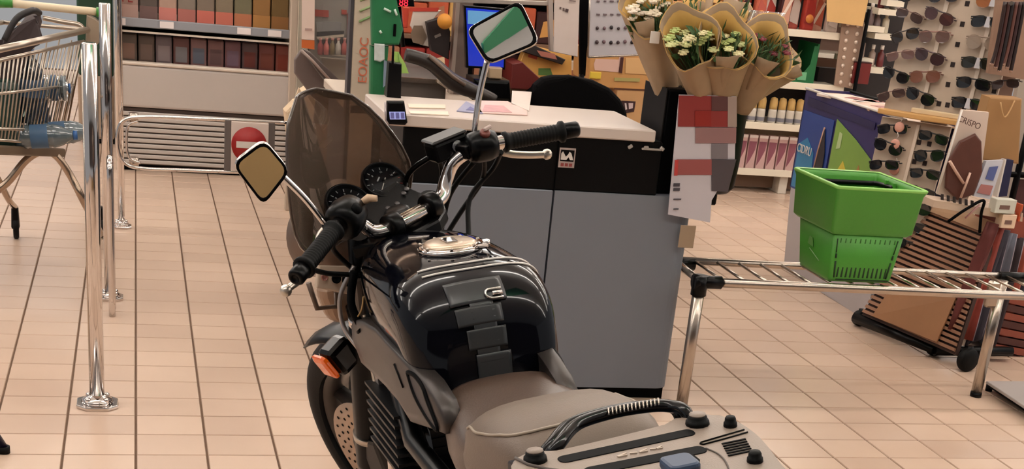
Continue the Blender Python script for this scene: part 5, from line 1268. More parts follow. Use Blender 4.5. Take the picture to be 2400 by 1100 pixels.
P = [ay(*p, 5.03) for p in ((2312, 378), (2352, 376), (2322, 468), (2282, 460))]
t = thing('booklet', 'small white booklet with blue print right of the sandal card', 'booklet', P[3]); o0 = t.location
obj('pages', MB().prism([p - o0 for p in P], (0, .02, 0)), mat('booklet_white', (196, 196, 206), .5), t)
obj('blue_print', MB().prism([ay(*p, 5.026) - o0 for p in ((2320, 392), (2340, 390), (2328, 424), (2310, 420))], (0, .002, 0)), mat('print_blue', (84, 96, 150), .5), t)
obj('red_print', MB().prism([ay(*p, 5.026) - o0 for p in ((2300, 432), (2328, 436), (2320, 458), (2290, 452))], (0, .002, 0)), mat('print_rose', (170, 110, 106), .5), t)
P = [ay(*p, 5.06) for p in ((2356, 374), (2376, 376), (2360, 460), (2336, 462))]
t = thing('navy_book', 'narrow navy blue book standing right of the white booklet', 'book', P[3]); o0 = t.location
obj('cover', MB().prism([p - o0 for p in P], (0, .03, 0)), mat('book_navy', (26, 30, 66), .4), t)
obj('page_edge', MB().prism([ay(*p, 5.058) - o0 for p in ((2356, 374), (2359, 374), (2340, 462), (2336, 462))], (0, .03, 0)), WHITE, t)
# shelf edge and articles under them
t = thing('accessory_ledge', 'pale ledge under the sandal card, crowded with small articles', 'shelf', ay(2260, 490, 5.0)); o0 = t.location
obj('ledge', MB().prism([ay(*p, 4.98) - o0 for p in ((2190, 470), (2398, 500), (2396, 520), (2186, 486))], (0, .14, 0)), mat('ledge_beige', (196, 172, 150), .5), t)
for i in range(6): 
    px = 2206 + i * 14; obj('ledge_notch', MB().prism([ay(*p, 4.977) - o0 for p in ((px, 455 + i * 3), (px + 6, 456 + i * 3), (px + 6, 470 + i * 3), (px, 469 + i * 3))], (0, .004, 0)), hole, t)
obj('ledge_support', MB().prism([ay(*p, 5.1) - o0 for p in ((2300, 500), (2400, 510), (2400, 560), (2300, 550))], (0, .05, 0)), mat('support_red', (140, 66, 50), .5), t)
arts = [((2330, 470), (2385, 500), (206, 204, 190), 'pale green carton on the accessory ledge'), ((2345, 505), (2385, 535), (226, 196, 168), 'cream carton below the accessory ledge'), ((2386, 480), (2400, 520), (190, 80, 44), 'orange packet at the right picture edge')]
for (a, b_, c_, lb) in arts:
    p, q_ = ay(a[0], b_[1], 4.95), ay(b_[0], a[1], 4.95)
    t = thing('small_carton', lb, 'box', p)
    w_ = q_.x - p.x; h_ = max(.02, q_.z - p.z)
    obj('carton', MB().span((0, 0, 0), (w_, .05, h_), bev=.002), mat('art_%d_%d_%d' % c_, c_, .45, noise=.1), t)
    obj('carton_print', MB().span((w_ * .2, -.001, h_ * .3), (w_ * .7, .0, h_ * .6)), mat('art_print', (120, 90, 80), .5), t)
t = thing('dark_strap', 'thin dark strap draped over the slatted crate', 'strap', ay(2230, 515, 4.99)); o0 = t.location
obj('cord', MB().tube(smooth_path([ay(2222, 520, 4.98) - o0, ay(2262, 492, 4.96) - o0, ay(2305, 470, 4.96) - o0, ay(2300, 500, 4.97) - o0, ay(2296, 545, 4.98) - o0], 5), .006, 8), BLACKM, t)
obj('cord_tail', MB().tube([ay(2262, 512, 4.97) - o0, ay(2296, 480, 4.96) - o0], .004, 6), mat('cord_pink', (190, 140, 136), .6), t)
# belts and bags hanging right
bl = [(44, 26, 24), (70, 38, 34), (30, 22, 24), (96, 60, 52), (52, 30, 30), (36, 24, 24)]
for i in range(6):
    px = 2340 + i * 9
    P_ = smooth_path([ay(px + 16, 4, 5.2), ay(px + 6, 60, 5.2), ay(px - 6, 120, 5.2), ay(px - 16, 150 + (i % 3) * 8, 5.2)], 4)
    t = thing('leather_strap', '%s dark strap of the bundle hanging at the upper right' % nth(i, 6), 'strap', P_[-1], 'straps hanging upper right'); o0 = t.location
    obj('strap', MB().tube([p - o0 for p in P_], .0085, 6), mat('strap_%d' % i, bl[i], .4), t)
    obj('strap_end', MB().ball((0, 0, 0), .009, 8), mat('strap_end', (170, 140, 124), .4, .4), t)
t = thing('strap_hanger', 'beige hanger panel behind the dark straps', 'panel', ay(2350, 190, 5.3)); o0 = t.location
obj('panel', MB().prism([ay(*p, 5.32) - o0 for p in ((2344, -40), (2440, -40), (2420, 190), (2316, 172))], (0, .02, 0)), mat('hanger_beige', (150, 118, 98), .6, noise=.15, nscale=8), t)
obj('panel_hook', MB().cyl(ay(2370, 8, 5.3) - o0, ay(2370, 8, 5.18) - o0, .008), STEEL, t)
# wall behind right rack
t = thing('grey_divider', 'pale grey divider panel at the right edge behind the kraft bag', 'panel', (3.65, 5.9, 0))
o0 = t.location
obj('panel', MB().prism([ay(2330, 540, 5.7) - o0, ay(2440, 540, 5.7) - o0, ay(2460, 180, 5.7) - o0, ay(2390, 180, 5.7) - o0], (0, .03, 0)), mat('divider_grey', (178, 166, 152), .5), t)
obj('panel_leg', MB().cyl((-.0, -.18, 0), (-.0, -.18, .5), .015), STEEL, t)
# textiles hanging lower right
tex = [(96, 40, 36), (136, 52, 40), (52, 48, 60), (98, 100, 112), (44, 30, 36), (150, 66, 48), (34, 34, 52)]
for i in range(7):
    x0_, y0_ = 2316 + i * 14, 520 + i * 8
    Yd = 4.98 + .03 * i
    top = [ay(x0_, y0_, Yd), ay(x0_ + 26, y0_ + 6, Yd)]; bot = [ay(x0_ - 96 + i * 6, y0_ + 250 + (i % 3) * 14, Yd + .02), ay(x0_ - 60 + i * 6, y0_ + 258 + (i % 2) * 12, Yd + .02)]
    t = thing('folded_bag', '%s hanging folded bag right of the slatted crate' % nth(i, 7), 'bag', bot[0], 'folded bags right of the crate'); o0 = t.location
    rows = []
    for k in range(8):
        v = k / 7; a = top[0].lerp(bot[0], v); b_ = top[1].lerp(bot[1], v)
        rows.append([a.lerp(b_, u / 4) + Vector((0, .012 * math.sin(u * 1.6 + k * .5 + i), 0)) - o0 for u in range(5)])
    obj('cloth', MB().grid(rows), mat('cloth_%d' % i, tex[i], .7, noise=.3, nscale=25), t, thick=.012)
    obj('hem', MB().tube([r[-1] for r in rows], .0035, 6), mat('hem_pale', (150, 140, 150), .6), t)
t = thing('striped_mat', 'rust and brown striped roll standing behind the bench leg', 'mat', ay(2330, 870, 5.15)); o0 = t.location
for i in range(10):
    y_ = 690 + i * 19
    obj('stripe', MB().prism([ay(*p, 5.12) - o0 for p in ((2345 - i * 5, y_), (2440, y_ + 22), (2440, y_ + 38), (2342 - i * 5, y_ + 15))], (0, .04, 0)), mat(('mat_rust', 'mat_dark')[i % 2], ((146, 74, 56), (84, 46, 40))[i % 2], .7, noise=.15), t)
# hidden carrier frame of the hanging goods and pallet
t = thing('goods_rack', 'dark rack frame carrying the hanging bags at the right edge', 'rack', (3.72, 5.2, 0))
obj('rack_foot', MB().span((-.2, -.05, .02), (.35, .35, .07), bev=.01), BLACKM, t)
for x in (-.12, .30): obj('rack_post', MB().cyl((x, .18, .05), (x, .18, 1.3), .014), BLACKP, t)
obj('rack_bar', MB().cyl((-.16, .18, .72), (.36, .18, .72), .012), BLACKP, t)
obj('rack_back', MB().span((-.12, .19, .08), (.30, .20, .70)), mat('rack_maroon', (74, 34, 34), .7, noise=.2), t)
pa, pb = az(2312, 893, .05), az(2400, 951, .05)
t = thing('low_platform', 'low light grey platform on black feet at the lower right edge', 'platform', (pa.x, pa.y, 0)); o0 = t.location
dd = (pb - pa).normalized()
Pp = [pa, pa + dd * .5, pa + dd * .5 + Vector((.5, .30, 0)), pa + Vector((.5, .02, 0))]
obj('deck', MB().slab([p - o0 for p in Pp], (0, 0, -.012), .003), mat('deck_grey', (168, 160, 156), .4), t)
obj('under_shade', MB().prism([p - o0 + Vector((.03, .03, -.012)) for p in Pp], (0, 0, -.02)), BLACKM, t)  # shadow beneath the deck, put in as a black slab
for p in Pp: obj('foot', MB().cyl(p - o0 + Vector((.04, .03, -.05)), p - o0 + Vector((.04, .03, -.02)), .014), BLACKP, t)

# ================================================================== BEHIND THE COUNTER
# office chair
oc = thing('cashier_chair', 'black office chair back rising behind the checkout worktop', 'chair', (1.66, 5.28, 0))
obj('backrest', MB().slab([ay(*p, 5.22) - oc.location for p in ((1240, 270), (1238, 245), (1252, 228), (1256, 200), (1275, 184), (1300, 179), (1345, 180), (1395, 190), (1432, 208), (1458, 235), (1472, 265), (1478, 330), (1260, 330))], (0, .07, 0), .022, 3), mat('chair_fabric', (5, 4, 5), .85, spec=.1, bump=.3, nscale=200), oc)
obj('seat', MB().box((0, -.12, .50), (.44, .34, .07), bev=.03, seg=3), mat('chair_fabric', (5, 4, 5), .85, spec=.1), oc)
obj('back_bracket', MB().box((0, .07, .68), (.06, .02, .40), bev=.005), BLACKP, oc)
obj('gas_column', MB().cyl((0, 0, .09), (0, 0, .47), .028), BLACKP, oc)
for k in range(5):
    a = 2 * math.pi * k / 5; e = Vector((math.cos(a), math.sin(a), 0)) * .25
    obj('star_leg', MB().tube([(0, 0, .11), e + Vector((0, 0, .07))], [.022, .014], 8), BLACKP, oc)
    obj('caster', MB().lathe([(.01, -.012), (.026, -.012), (.026, .012), (.01, .012)], o=e + Vector((0, 0, .026)), axis=(-e.y, e.x, 0), seg=14), RUBBER, oc)
# till desk behind
dk = thing('till_desk', 'low grey till table behind the checkout with conveyor housing', 'desk', (1.1, 5.3, 0))
obj('desk_top', MB().span((-.36, -.0, .80), (.28, .75, .835), bev=.004), mat('desk_pale', (196, 180, 164), .45), dk)
obj('desk_side', MB().span((-.34, .02, .0), (-.30, .72, .80)), gp, dk); obj('desk_side', MB().span((.23, .02, .0), (.27, .72, .80)), gp, dk)
obj('belt_housing', MB().span((-.24, .10, .835), (.02, .70, .925), bev=.01), mat('belt_grey', (98, 88, 82), .5), dk)
obj('belt_surface', MB().span((-.23, .11, .925), (.01, .69, .930)), mat('belt_dark', (76, 68, 64), .6), dk)
obj('belt_edge', MB().span((-.25, .09, .915), (.03, .10, .932)), STEEL, dk)
# column, monitor
t = thing('till_column', 'square grey steel column beside the till monitor', 'column', (1.27, 5.85, 0))
obj('shaft', MB().span((-.045, -.03, 0), (.035, .05, 1.6), bev=.006), mat('column_grey', (128, 112, 104), .35, .5), t)
obj('edge_strip', MB().span((-.048, -.034, 0), (-.034, -.02, 1.6)), mat('strip_light', (176, 160, 150), .35, .5), t)
obj('edge_strip', MB().span((.020, -.034, 0), (.037, -.02, 1.6)), BLACKP, t)
t = thing('till_monitor', 'till monitor with a bright blue screen behind the right mirror', 'monitor', ay(1140, 165, 5.45)); o0 = t.location
scr = [ay(*p, 5.45) for p in ((1092, 18), (1186, 26), (1180, 158), (1098, 154))]
obj('bezel', MB().slab([p - o0 + Vector((s * .008, .0, v * .008)) for p, s, v in zip(scr, (-1, 1, 1, -1), (1, 1, -1, -1))], (0, .03, 0), .003), BLACKP, t)
obj('screen', MB().prism([p - o0 for p in scr], (0, -.002, 0)), mat('screen_blue', (24, 50, 190), .2, emit=.35), t)
obj('screen_window', MB().prism([ay(*p, 5.447) - o0 for p in ((1096, 24), (1184, 30), (1182, 62), (1096, 56))], (0, -.001, 0)), mat('window_cyan', (96, 150, 196), .2, emit=.35), t)
obj('monitor_stand', MB().tube([(0, .03, .02), (.0, .05, -.08)], .02, 10), BLACKP, t)
t = thing('till_terminal', 'black rounded till terminal below the blue monitor', 'till', ay(1145, 235, 5.4)); o0 = t.location
obj('body', MB().slab([ay(*p, 5.38) - o0 for p in ((1108, 235), (1112, 185), (1196, 190), (1200, 240))], (0, .16, 0), .012, 2), BLACKP, t)
obj('key_block', MB().slab([ay(*p, 5.40) - o0 for p in ((1146, 158), (1178, 160), (1176, 186), (1148, 184))], (0, .06, 0), .004), mat('key_tan', (176, 150, 120), .5), t)
# scanner arm, dark hose
t = thing('scanner_arm', 'dark diagonal swing arm crossing from the bag stand down to the till', 'arm', ay(1120, 230, 5.3)); o0 = t.location
obj('arm', MB().tube(smooth_path([ay(*p, 5.28) - o0 for p in ((950, 128), (1010, 148), (1062, 192), (1120, 218), (1160, 236))], 5), [.022, .024, .024, .024, .025, .026, .027, .028, .028, .029, .030, .030, .030, .028, .026, .026, .025, .024, .023, .022, .020], 12), mat('arm_dark', (46, 38, 34), .4), t)
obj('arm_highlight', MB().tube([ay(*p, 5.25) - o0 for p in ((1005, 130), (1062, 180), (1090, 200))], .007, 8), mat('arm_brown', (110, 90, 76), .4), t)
t = thing('rolled_receipt', 'curled pale paper lying under the dark arm', 'paper', ay(1060, 200, 5.4)); o0 = t.location
obj('curl', MB().slab([ay(*p, 5.36) - o0 for p in ((1030, 170), (1058, 192), (1084, 212), (1048, 210), (1028, 196))], (0, .05, 0), .006), mat('paper_beige', (182, 166, 148), .5), t)
# papers, magazines on worktop
def paper(lb, pts, rgb, z, nm='paper_sheet', cat='paper', prt=None):
    t = thing(nm, lb, cat, az(*pts[0], z)); o0 = t.location
    obj('sheet', MB().slab([az(*p, z) - o0 for p in pts], (0, 0, .004), .0008, 1), mat('paper_%d_%d_%d' % rgb, rgb, .45, noise=.05), t)
    if prt: obj('print', MB().prism([az(*p, z + .0045) - o0 for p in prt[0]], (0, 0, .0006)), mat('paper_print_%d_%d_%d' % prt[1], prt[1], .5, noise=.3, nscale=30), t)
paper('pink and white leaflet lying open on the worktop left of the chair', ((1112, 266), (1118, 238), (1190, 240), (1235, 262), (1236, 272)), (222, 190, 182), .9225, prt=(((1130, 262), (1136, 246), (1180, 248), (1200, 264)), (204, 150, 150)))
paper('blue and white leaflet partly under the pink one by the mirror stem', ((1070, 262), (1092, 240), (1122, 254), (1132, 268)), (150, 150, 176), .9225, prt=(((1092, 258), (1102, 250), (1120, 260)), (96, 96, 150)))
paper('white paper strip lying on the worktop beside the card terminal', ((962, 268), (958, 262), (1050, 264), (1052, 272)), (240, 222, 204), .9225)
paper('second white paper strip further back beside the card terminal', ((958, 254), (956, 246), (1044, 248), (1044, 256)), (236, 216, 196), .9225)
paper('white sheet propped against the far side of the worktop by the chair', ((1198, 246), (1200, 215), (1246, 218), (1240, 262)), (220, 206, 196), .9225)
# card terminal
t = thing('card_terminal', 'small black card terminal with a lit display on the checkout corner', 'terminal', ay(930, 285, 4.43)); o0 = t.location
obj('body', MB().slab([ay(*p, 4.425) - o0 for p in ((906, 286), (908, 238), (948, 238), (956, 288), (950, 294), (912, 292))], (0, .026, 0), .006, 2), BLACKP, t)
obj('display', MB().prism([ay(*p, 4.421) - o0 for p in ((912, 262), (948, 262), (950, 280), (914, 280))], (0, -.002, 0)), mat('display_lilac', (150, 156, 206), .2, emit=.6), t)
for i in range(3): obj('display_bar', MB().prism([ay(*p, 4.418) - o0 for p in ((915 + i * 12, 264), (923 + i * 12, 264), (924 + i * 12, 278), (916 + i * 12, 278))], (0, -.001, 0)), mat('bar_violet', (96, 96, 150), .3, emit=.3), t)
obj('clear_edge', MB().tube([ay(*p, 4.415) - o0 for p in ((903, 240), (904, 282), (912, 294))], .003, 6), mat('edge_silver', (170, 160, 160), .2, .6), t)
t = thing('black_dispenser', 'tall narrow black box between the green bag and the worktop', 'dispenser', ay(925, 240, 4.85)); o0 = t.location
obj('body', MB().slab([ay(*p, 4.84) - o0 for p in ((906, 240), (912, 146), (942, 150), (940, 244))], (0, .05, 0), .004), BLACKP, t)
obj('cable', MB().tube([ay(920, 150, 4.83) - o0, ay(922, 105, 4.83) - o0], .004, 6), BLACKM, t)
# green bag, banner column
t = thing('green_bag', 'green shopping bag with black slot hanging beside the banner column', 'bag', ay(905, 240, 5.05)); o0 = t.location
gb = mat('bag_green', (34, 108, 66), .4, noise=.15, nscale=15)
obj('bag_upper', MB().slab([ay(*p, 5.02) - o0 for p in ((870, -30), (925, -30), (936, 30), (946, 70), (936, 106), (872, 106))], (0, .04, 0), .008, 2), gb, t)
obj('bag_lower', MB().slab([ay(*p, 5.03) - o0 for p in ((870, 108), (912, 108), (906, 180), (898, 240), (868, 240))], (0, .05, 0), .008, 2), gb, t)
obj('clear_window', MB().slab([ay(*p, 5.01) - o0 for p in ((878, 102), (902, 104), (902, 140), (892, 146), (878, 142))], (0, .012, 0), .004), mat('bag_silver', (190, 196, 192), .25, noise=.3, nscale=50), t)
obj('side_window', MB().prism([ay(*p, 5.015) - o0 for p in ((900, 140), (910, 146), (904, 200), (898, 205))], (0, .004, 0)), mat('bag_bluegrey', (128, 142, 160), .3), t)
obj('bag_slot', MB().box(ay(925, 71, 5.012) - o0, (.010, .004, .040), bev=.001), BLACKM, t)
for a, b_ in (((900, 20), (916, 28)), ((925, 22), (930, 36)), ((890, 72), (894, 78))): obj('white_mark', MB().tube([ay(*a, 5.014) - o0, ay(*b_, 5.014) - o0], .004, 6), mat('mark_white', (196, 214, 200), .5), t)
t = thing('lime_tag', 'lime green card flap sticking out from under the green bag', 'card', ay(935, 160, 4.98)); o0 = t.location
obj('flap', MB().prism([ay(*p, 4.98) - o0 for p in ((918, 120), (934, 122), (950, 150), (958, 172), (938, 172), (926, 146))], (0, .003, 0)), mat('lime_card', (150, 186, 92), .5), t)
obj('flap_fold', MB().tube([ay(934, 122, 4.978) - o0, ay(938, 172, 4.978) - o0], .002, 6), mat('lime_dark', (104, 140, 60), .5), t)
t = thing('banner_column', 'beige upright column with faded green and orange lettering, left of the green bag', 'column', (.785, 5.3, 0)); o0 = t.location
obj('shaft', MB().span((-.040, 0, 0), (.050, .06, 1.7), bev=.004), mat('column_beige', (186, 170, 150), .5), t)
obj('dark_edge', MB().span((-.052, .0, 0), (-.040, .06, 1.7)), mat('edge_dark', (78, 72, 76), .4, .4), t)
for z, rgb in ((1.19, (140, 160, 110)), (1.155, (140, 160, 110)), (1.12, (120, 150, 96))):
    obj('green_letter', MB().tube([(-.02, -.003, z), (.02, -.003, z + .02)], .004, 6), mat('letter_%d' % rgb[0], rgb, .5), t)
TM = frame(Vector((.004, -.002, .99)), (0, 0, 1), (-1, 0, 0))
text('orange_lettering', 'EOAOC', .045, mat('letter_orange', (196, 104, 74), .5), t, TM, .001)
# red digit display
t = thing('digit_display', 'small black display with two red digits at the top edge', 'display', ay(946, 12, 5.25)); o0 = t.location
obj('case', MB().slab([ay(*p, 5.24) - o0 for p in ((922, -4), (970, -2), (972, 16), (926, 14))], (0, .05, 0), .004), BLACKP, t)
text('digits', '88', .034, mat('digit_red', (230, 40, 60), .4, emit=1.2), t, frame(ay(946, 7, 5.236) - o0, (1, 0, 0), (0, 0, 1)), .001)
obj('display_stalk', MB().cyl(ay(935, 16, 5.27) - o0, ay(945, 110, 5.27) - o0, .008), BLACKP, t)
# glass partition, poster, machine at left of column
t = thing('glass_partition', 'framed glass panel with a white and orange notice, left of the banner column', 'partition', (.9, 7.5, 0)); o0 = t.location
obj('frame_post', MB().span((-.16, -.02, 0), (-.125, .02, 1.7), bev=.004), mat('post_beige', (190, 172, 154), .5), t)
obj('frame_post', MB().span((.155, -.02, 0), (.185, .02, 1.7), bev=.004), mat('post_grey', (120, 114, 116), .35, .5), t)
obj('pane', MB().span((-.12, -.002, .45), (.155, .002, 1.7)), see_through('partition_glass', (235, 235, 232), .15, .10), t)
obj('lower_panel', MB().span((-.12, -.01, 0), (.155, .01, .45)), mat('panel_sand', (190, 168, 146), .5), t)
t = thing('notice', 'white notice with an orange foot stripe on the glass', 'poster', ay(720, 110, 7.46)); o0 = t.location
obj('sheet', MB().prism([ay(*p, 7.46) - o0 for p in ((708, -40), (738, -40), (737, 94), (707, 92))], (0, .004, 0)), mat('notice_white', (238, 214, 200), .5), t)
obj('orange_stripe', MB().prism([ay(*p, 7.46) - o0 for p in ((707, 93), (737, 95), (737, 116), (707, 112))], (0, .004, 0)), mat('notice_orange', (206, 106, 50), .5), t)
obj('notice_print', MB().prism([ay(*p, 7.456) - o0 for p in ((715, 66), (732, 67), (731, 72), (715, 71))], (0, .002, 0)), mat('print_greyish', (190, 160, 150), .5), t)
t = thing('vending_machine', 'silver machine with red panels and small flasks behind the glass', 'machine', (1.12, 8.6, 0)); o0 = t.location
obj('cabinet', MB().span((-.16, 0, 0), (.34, .5, 1.6), bev=.01), mat('machine_silver', (176, 170, 164), .35, .3), t)
def mp(name, pts, rgb, y=8.596, d=.01): obj(name, MB().prism([ay(*p, y) - o0 for p in pts], (0, -d, 0)), mat('m_%d_%d_%d' % rgb, rgb, .4), t)
mp('red_panel', ((738, 22), (770, 24), (770, 40), (738, 38)), (176, 66, 50)); mp('red_panel', ((800, 22), (812, 23), (812, 34), (800, 33)), (176, 66, 50))
mp('grey_face', ((740, 50), (800, 52), (800, 72), (742, 74)), (150, 148, 148)); mp('dark_slot', ((742, 76), (806, 72), (806, 78), (742, 84)), (40, 34, 34)); mp('white_lip', ((742, 86), (806, 80), (806, 86), (744, 92)), (214, 196, 178))
mp('dark_bay', ((744, 94), (820, 90), (818, 128), (748, 128)), (60, 46, 42)); mp('pale_base', ((750, 128), (830, 128), (826, 190), (770, 190)), (176, 160, 142))
mp('red_trim', ((814, 30), (822, 30), (820, 120), (812, 120)), (170, 90, 84))
for i, (px, rgb) in enumerate(((750, (170, 60, 60)), (764, (206, 110, 104)), (778, (120, 100, 60)), (792, (190, 180, 170)), (806, (190, 90, 84)))):
    q = thing('flask', '%s small flask in the machine bay' % nth(i, 5), 'flask', ay(px, 128, 8.5), 'flasks in the machine bay')
    obj('flask_body', MB().lathe([(.0001, 0), (.015, 0), (.017, .03), (.015, .055), (.007, .065), (.007, .08)], seg=12), mat('flask_%d' % i, rgb, .3), q)
    obj('flask_cap', MB().cyl((0, 0, .078), (0, 0, .092), .009, seg=10), mat('flask_cap', (206, 150, 140), .4), q)
t = tag(obj('bay_ledge', MB().span(ay(742, 128, 8.62), ay(742, 128, 8.44) + Vector((.26, 0, -.012))), mat('ledge_steel', (180, 168, 154), .35, .3)), 'narrow ledge below the flasks in the machine', 'ledge')
# folded grey chute
t = thing('folded_chute', 'grey brown plastic chute flaps rising behind the windscreen', 'chute', ay(740, 215, 6.5)); o0 = t.location
cm_ = mat('chute_taupe', (108, 92, 86), .4)
obj('flap', MB().slab([ay(*p, 6.45) - o0 for p in ((706, 116), (690, 140), (690, 172), (730, 226), (800, 290), (828, 272), (760, 190))], (0, .03, 0), .006), cm_, t)
obj('flap', MB().slab([ay(*p, 6.40) - o0 for p in ((710, 115), (728, 122), (800, 196), (960, 300), (940, 330), (810, 240), (745, 168))], (0, .03, 0), .006), mat('chute_dark', (86, 74, 70), .4), t)
obj('flap_edge', MB().tube([ay(*p, 6.39) - o0 for p in ((706, 118), (732, 142), (775, 190))], .006, 6), mat('chute_edge', (160, 140, 130), .35), t)
obj('chute_stand', MB().cyl(ay(830, 280, 6.5) - o0, Vector((.22, .0, -o0.z)), .02), BLACKP, t)
t = thing('cream_carrier_bag', 'crumpled cream carrier bag beside the gate end', 'bag', ay(690, 300, 6.88)); o0 = t.location
obj('bag_body', MB().slab([ay(*p, 6.88) - o0 for p in ((668, 262), (690, 240), (708, 235), (706, 215), (722, 205), (740, 235), (730, 330), (676, 330))], (0, .12, 0), .012, 2), mat('bag_cream', (226, 200, 166), .6, bump=.6, nscale=30, noise=.08), t)
obj('bag_ear', MB().slab([ay(*p, 6.86) - o0 for p in ((690, 236), (700, 205), (712, 222), (706, 240))], (0, .02, 0), .004), mat('bag_cream', (226, 200, 166), .6), t)
# back shelf of crisps and boxes behind the till
bs = thing('impulse_shelf', 'dark shelf unit behind the till filled with snack boxes', 'shelf', (1.8, 6.5, 0)); o0 = bs.location
obj('back', MB().span((-.82, .30, .0), (.62, .33, 1.7)), mat('impulse_dark', (48, 34, 32), .7), bs)
for z in (.62, .80, 1.0, 1.2): obj('board', MB().span((-.80, .0, z - .02), (.60, .30, z), bev=.003), mat('impulse_board', (120, 92, 72), .5), bs)
for x in (-.82, .60): obj('side', MB().span((x, .0, 0), (x + .02, .33, 1.7)), mat('impulse_dark', (48, 34, 32), .7), bs)
pal = [(196, 92, 60), (226, 196, 160), (150, 46, 40), (206, 150, 84), (230, 214, 196), (96, 40, 36), (214, 170, 100), (176, 120, 90), (60, 30, 30), (200, 60, 50)]
rnd = random.Random(11); k = 0
for zi, z in enumerate((.80, 1.0, 1.2)):
    x = -.78; i = 0
    while x < .52:
        w_ = rnd.uniform(.08, .15); h_ = rnd.uniform(.11, .165)
        rgb = pal[rnd.randrange(10)]
        q = thing('snack_box', '%s snack box from left on the %s board behind the till' % (ORD[i] if i else 'first', ('lowest', 'middle', 'top')[zi]), 'box', (1.8 + x + w_ / 2, 6.58, z), 'snack boxes behind the till')
        obj('carton', MB().box((0, 0, h_ / 2), (w_ - .006, .12, h_), bev=.005), mat('snack_%d' % pal.index(rgb), rgb, .4, noise=.25, nscale=22), q)
        r2 = pal[rnd.randrange(10)]
        obj('carton_window', MB().prism([(-w_ * .3, -.061, h_ * .2), (w_ * .34, -.061, h_ * .28), (w_ * .25, -.061, h_ * .8), (-w_ * .2, -.061, h_ * .7)], (0, -.001, 0)), mat('snackw_%d' % pal.index(r2), r2, .4), q)
        x += w_; i += 1; k += 1
# pieces that show between column and mirror
def card(nm, lb, cat, pts, Y, rgb, extra=(), d=.02, rough=.5):
    t = thing(nm, lb, cat, ay(*pts[-1], Y)); o0 = t.location
    obj('panel', MB().slab([ay(*p, Y) - o0 for p in pts], (0, d, 0), min(.003, d * .3), 1), mat('c_%d_%d_%d' % rgb, rgb, rough, noise=.05), t)
    for i, (n2, p2, c2) in enumerate(extra):
        obj(n2, MB().prism([ay(*p, Y - .002 - .001 * i) - o0 for p in p2], (0, .0015, 0)), mat('c_%d_%d_%d' % c2, c2, .5), t)
    return t
card('red_display_frame', 'red framed white display stand left of the round orange sign', 'display', ((944, 16), (960, 18), (955, 66), (944, 66)), 5.9, (196, 66, 44), ())
card('white_display', 'white rounded display panel between red frame and the orange disc', 'display', ((970, 24), (1035, 24), (1000, 60), (1006, 110), (985, 105), (962, 60)), 5.88, (206, 192, 180), (('red_band', ((960, 18), (1030, 18), (1026, 27), (960, 27)), (190, 60, 44)), ('shade_oval', ((970, 60), (990, 60), (1000, 85), (992, 105), (968, 100), (962, 80)), (128, 108, 90))))
t = thing('orange_disc', 'round orange sticker sign left of the steel column', 'sign', ay(1042, 50, 5.8)); o0 = t.location
obj('disc', MB().lathe([(.028, 0), (.028, .006), (.0001, .006)], axis=(0, -1, 0), seg=28), mat('disc_orange', (232, 156, 58), .5), t)
obj('disc_rim', MB().lathe([(.030, -.002), (.030, .004), (.028, .004)], axis=(0, -1, 0), seg=28), mat('disc_rim', (206, 130, 50), .5), t)
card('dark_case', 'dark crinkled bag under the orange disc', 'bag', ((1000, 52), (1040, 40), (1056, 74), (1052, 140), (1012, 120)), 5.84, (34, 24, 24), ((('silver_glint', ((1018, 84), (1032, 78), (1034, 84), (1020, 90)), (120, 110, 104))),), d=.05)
# top bar, whiteboards, calendar, pole
t = thing('overhead_rail', 'silver grey rail running across above the till', 'rail', ay(940, 4, 5.55)); o0 = t.location
obj('rail', MB().slab([ay(*p, 5.55) - o0 for p in ((972, -8), (1296, 4), (1296, 14), (972, 3))], (0, .03, 0), .002), mat('rail_silver', (190, 180, 172), .3, .5), t)
obj('rail_post', MB().slab([ay(*p, 5.54) - o0 for p in ((1284, -20), (1296, -20), (1298, 122), (1290, 120))], (0, .03, 0), .002), mat('rail_silver', (190, 180, 172), .3, .5), t)
obj('rail_hanger', MB().cyl(ay(1000, -4, 5.565) - o0, ay(1000, -4, 5.565) - o0 + Vector((0, 0, 2.3)), .006), STEEL, t)
card('white_notice_board', 'tall white notice sheet with faint pencilled marks near its top', 'board', ((1300, -40), (1360, -40), (1354, 134), (1298, 122)), 5.4, (206, 190, 182), (('pencil_mark', ((1312, 16), (1316, 17), (1315, 22), (1311, 21)), (96, 78, 76)), ('pencil_mark', ((1319, 18), (1323, 19), (1323, 26), (1319, 25)), (96, 78, 76)), ('pencil_mark', ((1326, 20), (1333, 22), (1331, 30), (1325, 27)), (80, 62, 62)), ('pencil_mark', ((1334, 0), (1350, 2), (1349, 4), (1335, 3)), (110, 90, 88))), d=.006)
t = thing('black_pole', 'flat black upright pole between the notice sheet and the dotted calendar', 'pole', (1.735, 5.7, 0))
obj('shaft', MB().prism([ay(1358, -40, 5.7) - t.location, ay(1382, -40, 5.7) - t.location, ay(1377, 100, 5.7) - t.location, ay(1372, 178, 5.7) - t.location, ay(1360, 178, 5.7) - t.location], (0, .02, 0)), BLACKM, t)
obj('pole_foot', MB().cyl((0, .01, 0), (0, .01, .96), .012), BLACKP, t)
t = thing('wall_calendar', 'white wire-bound chart with rows of dark round samples behind the flowers', 'calendar', ay(1380, 133, 5.6)); o0 = t.location
c4 = [ay(*p, 5.6) - o0 for p in ((1384, -60), (1530, -60), (1520, 128), (1378, 134))]
obj('sheet', MB().prism([c4[0], c4[1], c4[2], c4[3]], (0, .01, 0)), mat('chart_grey', (186, 180, 184), .5), t)
obj('sheet_edge', MB().tube([c4[3], c4[0]], .004, 6), STEEL, t); obj('sheet_edge', MB().tube([c4[3], c4[2]], .004, 6), STEEL, t)
rnd = random.Random(3)
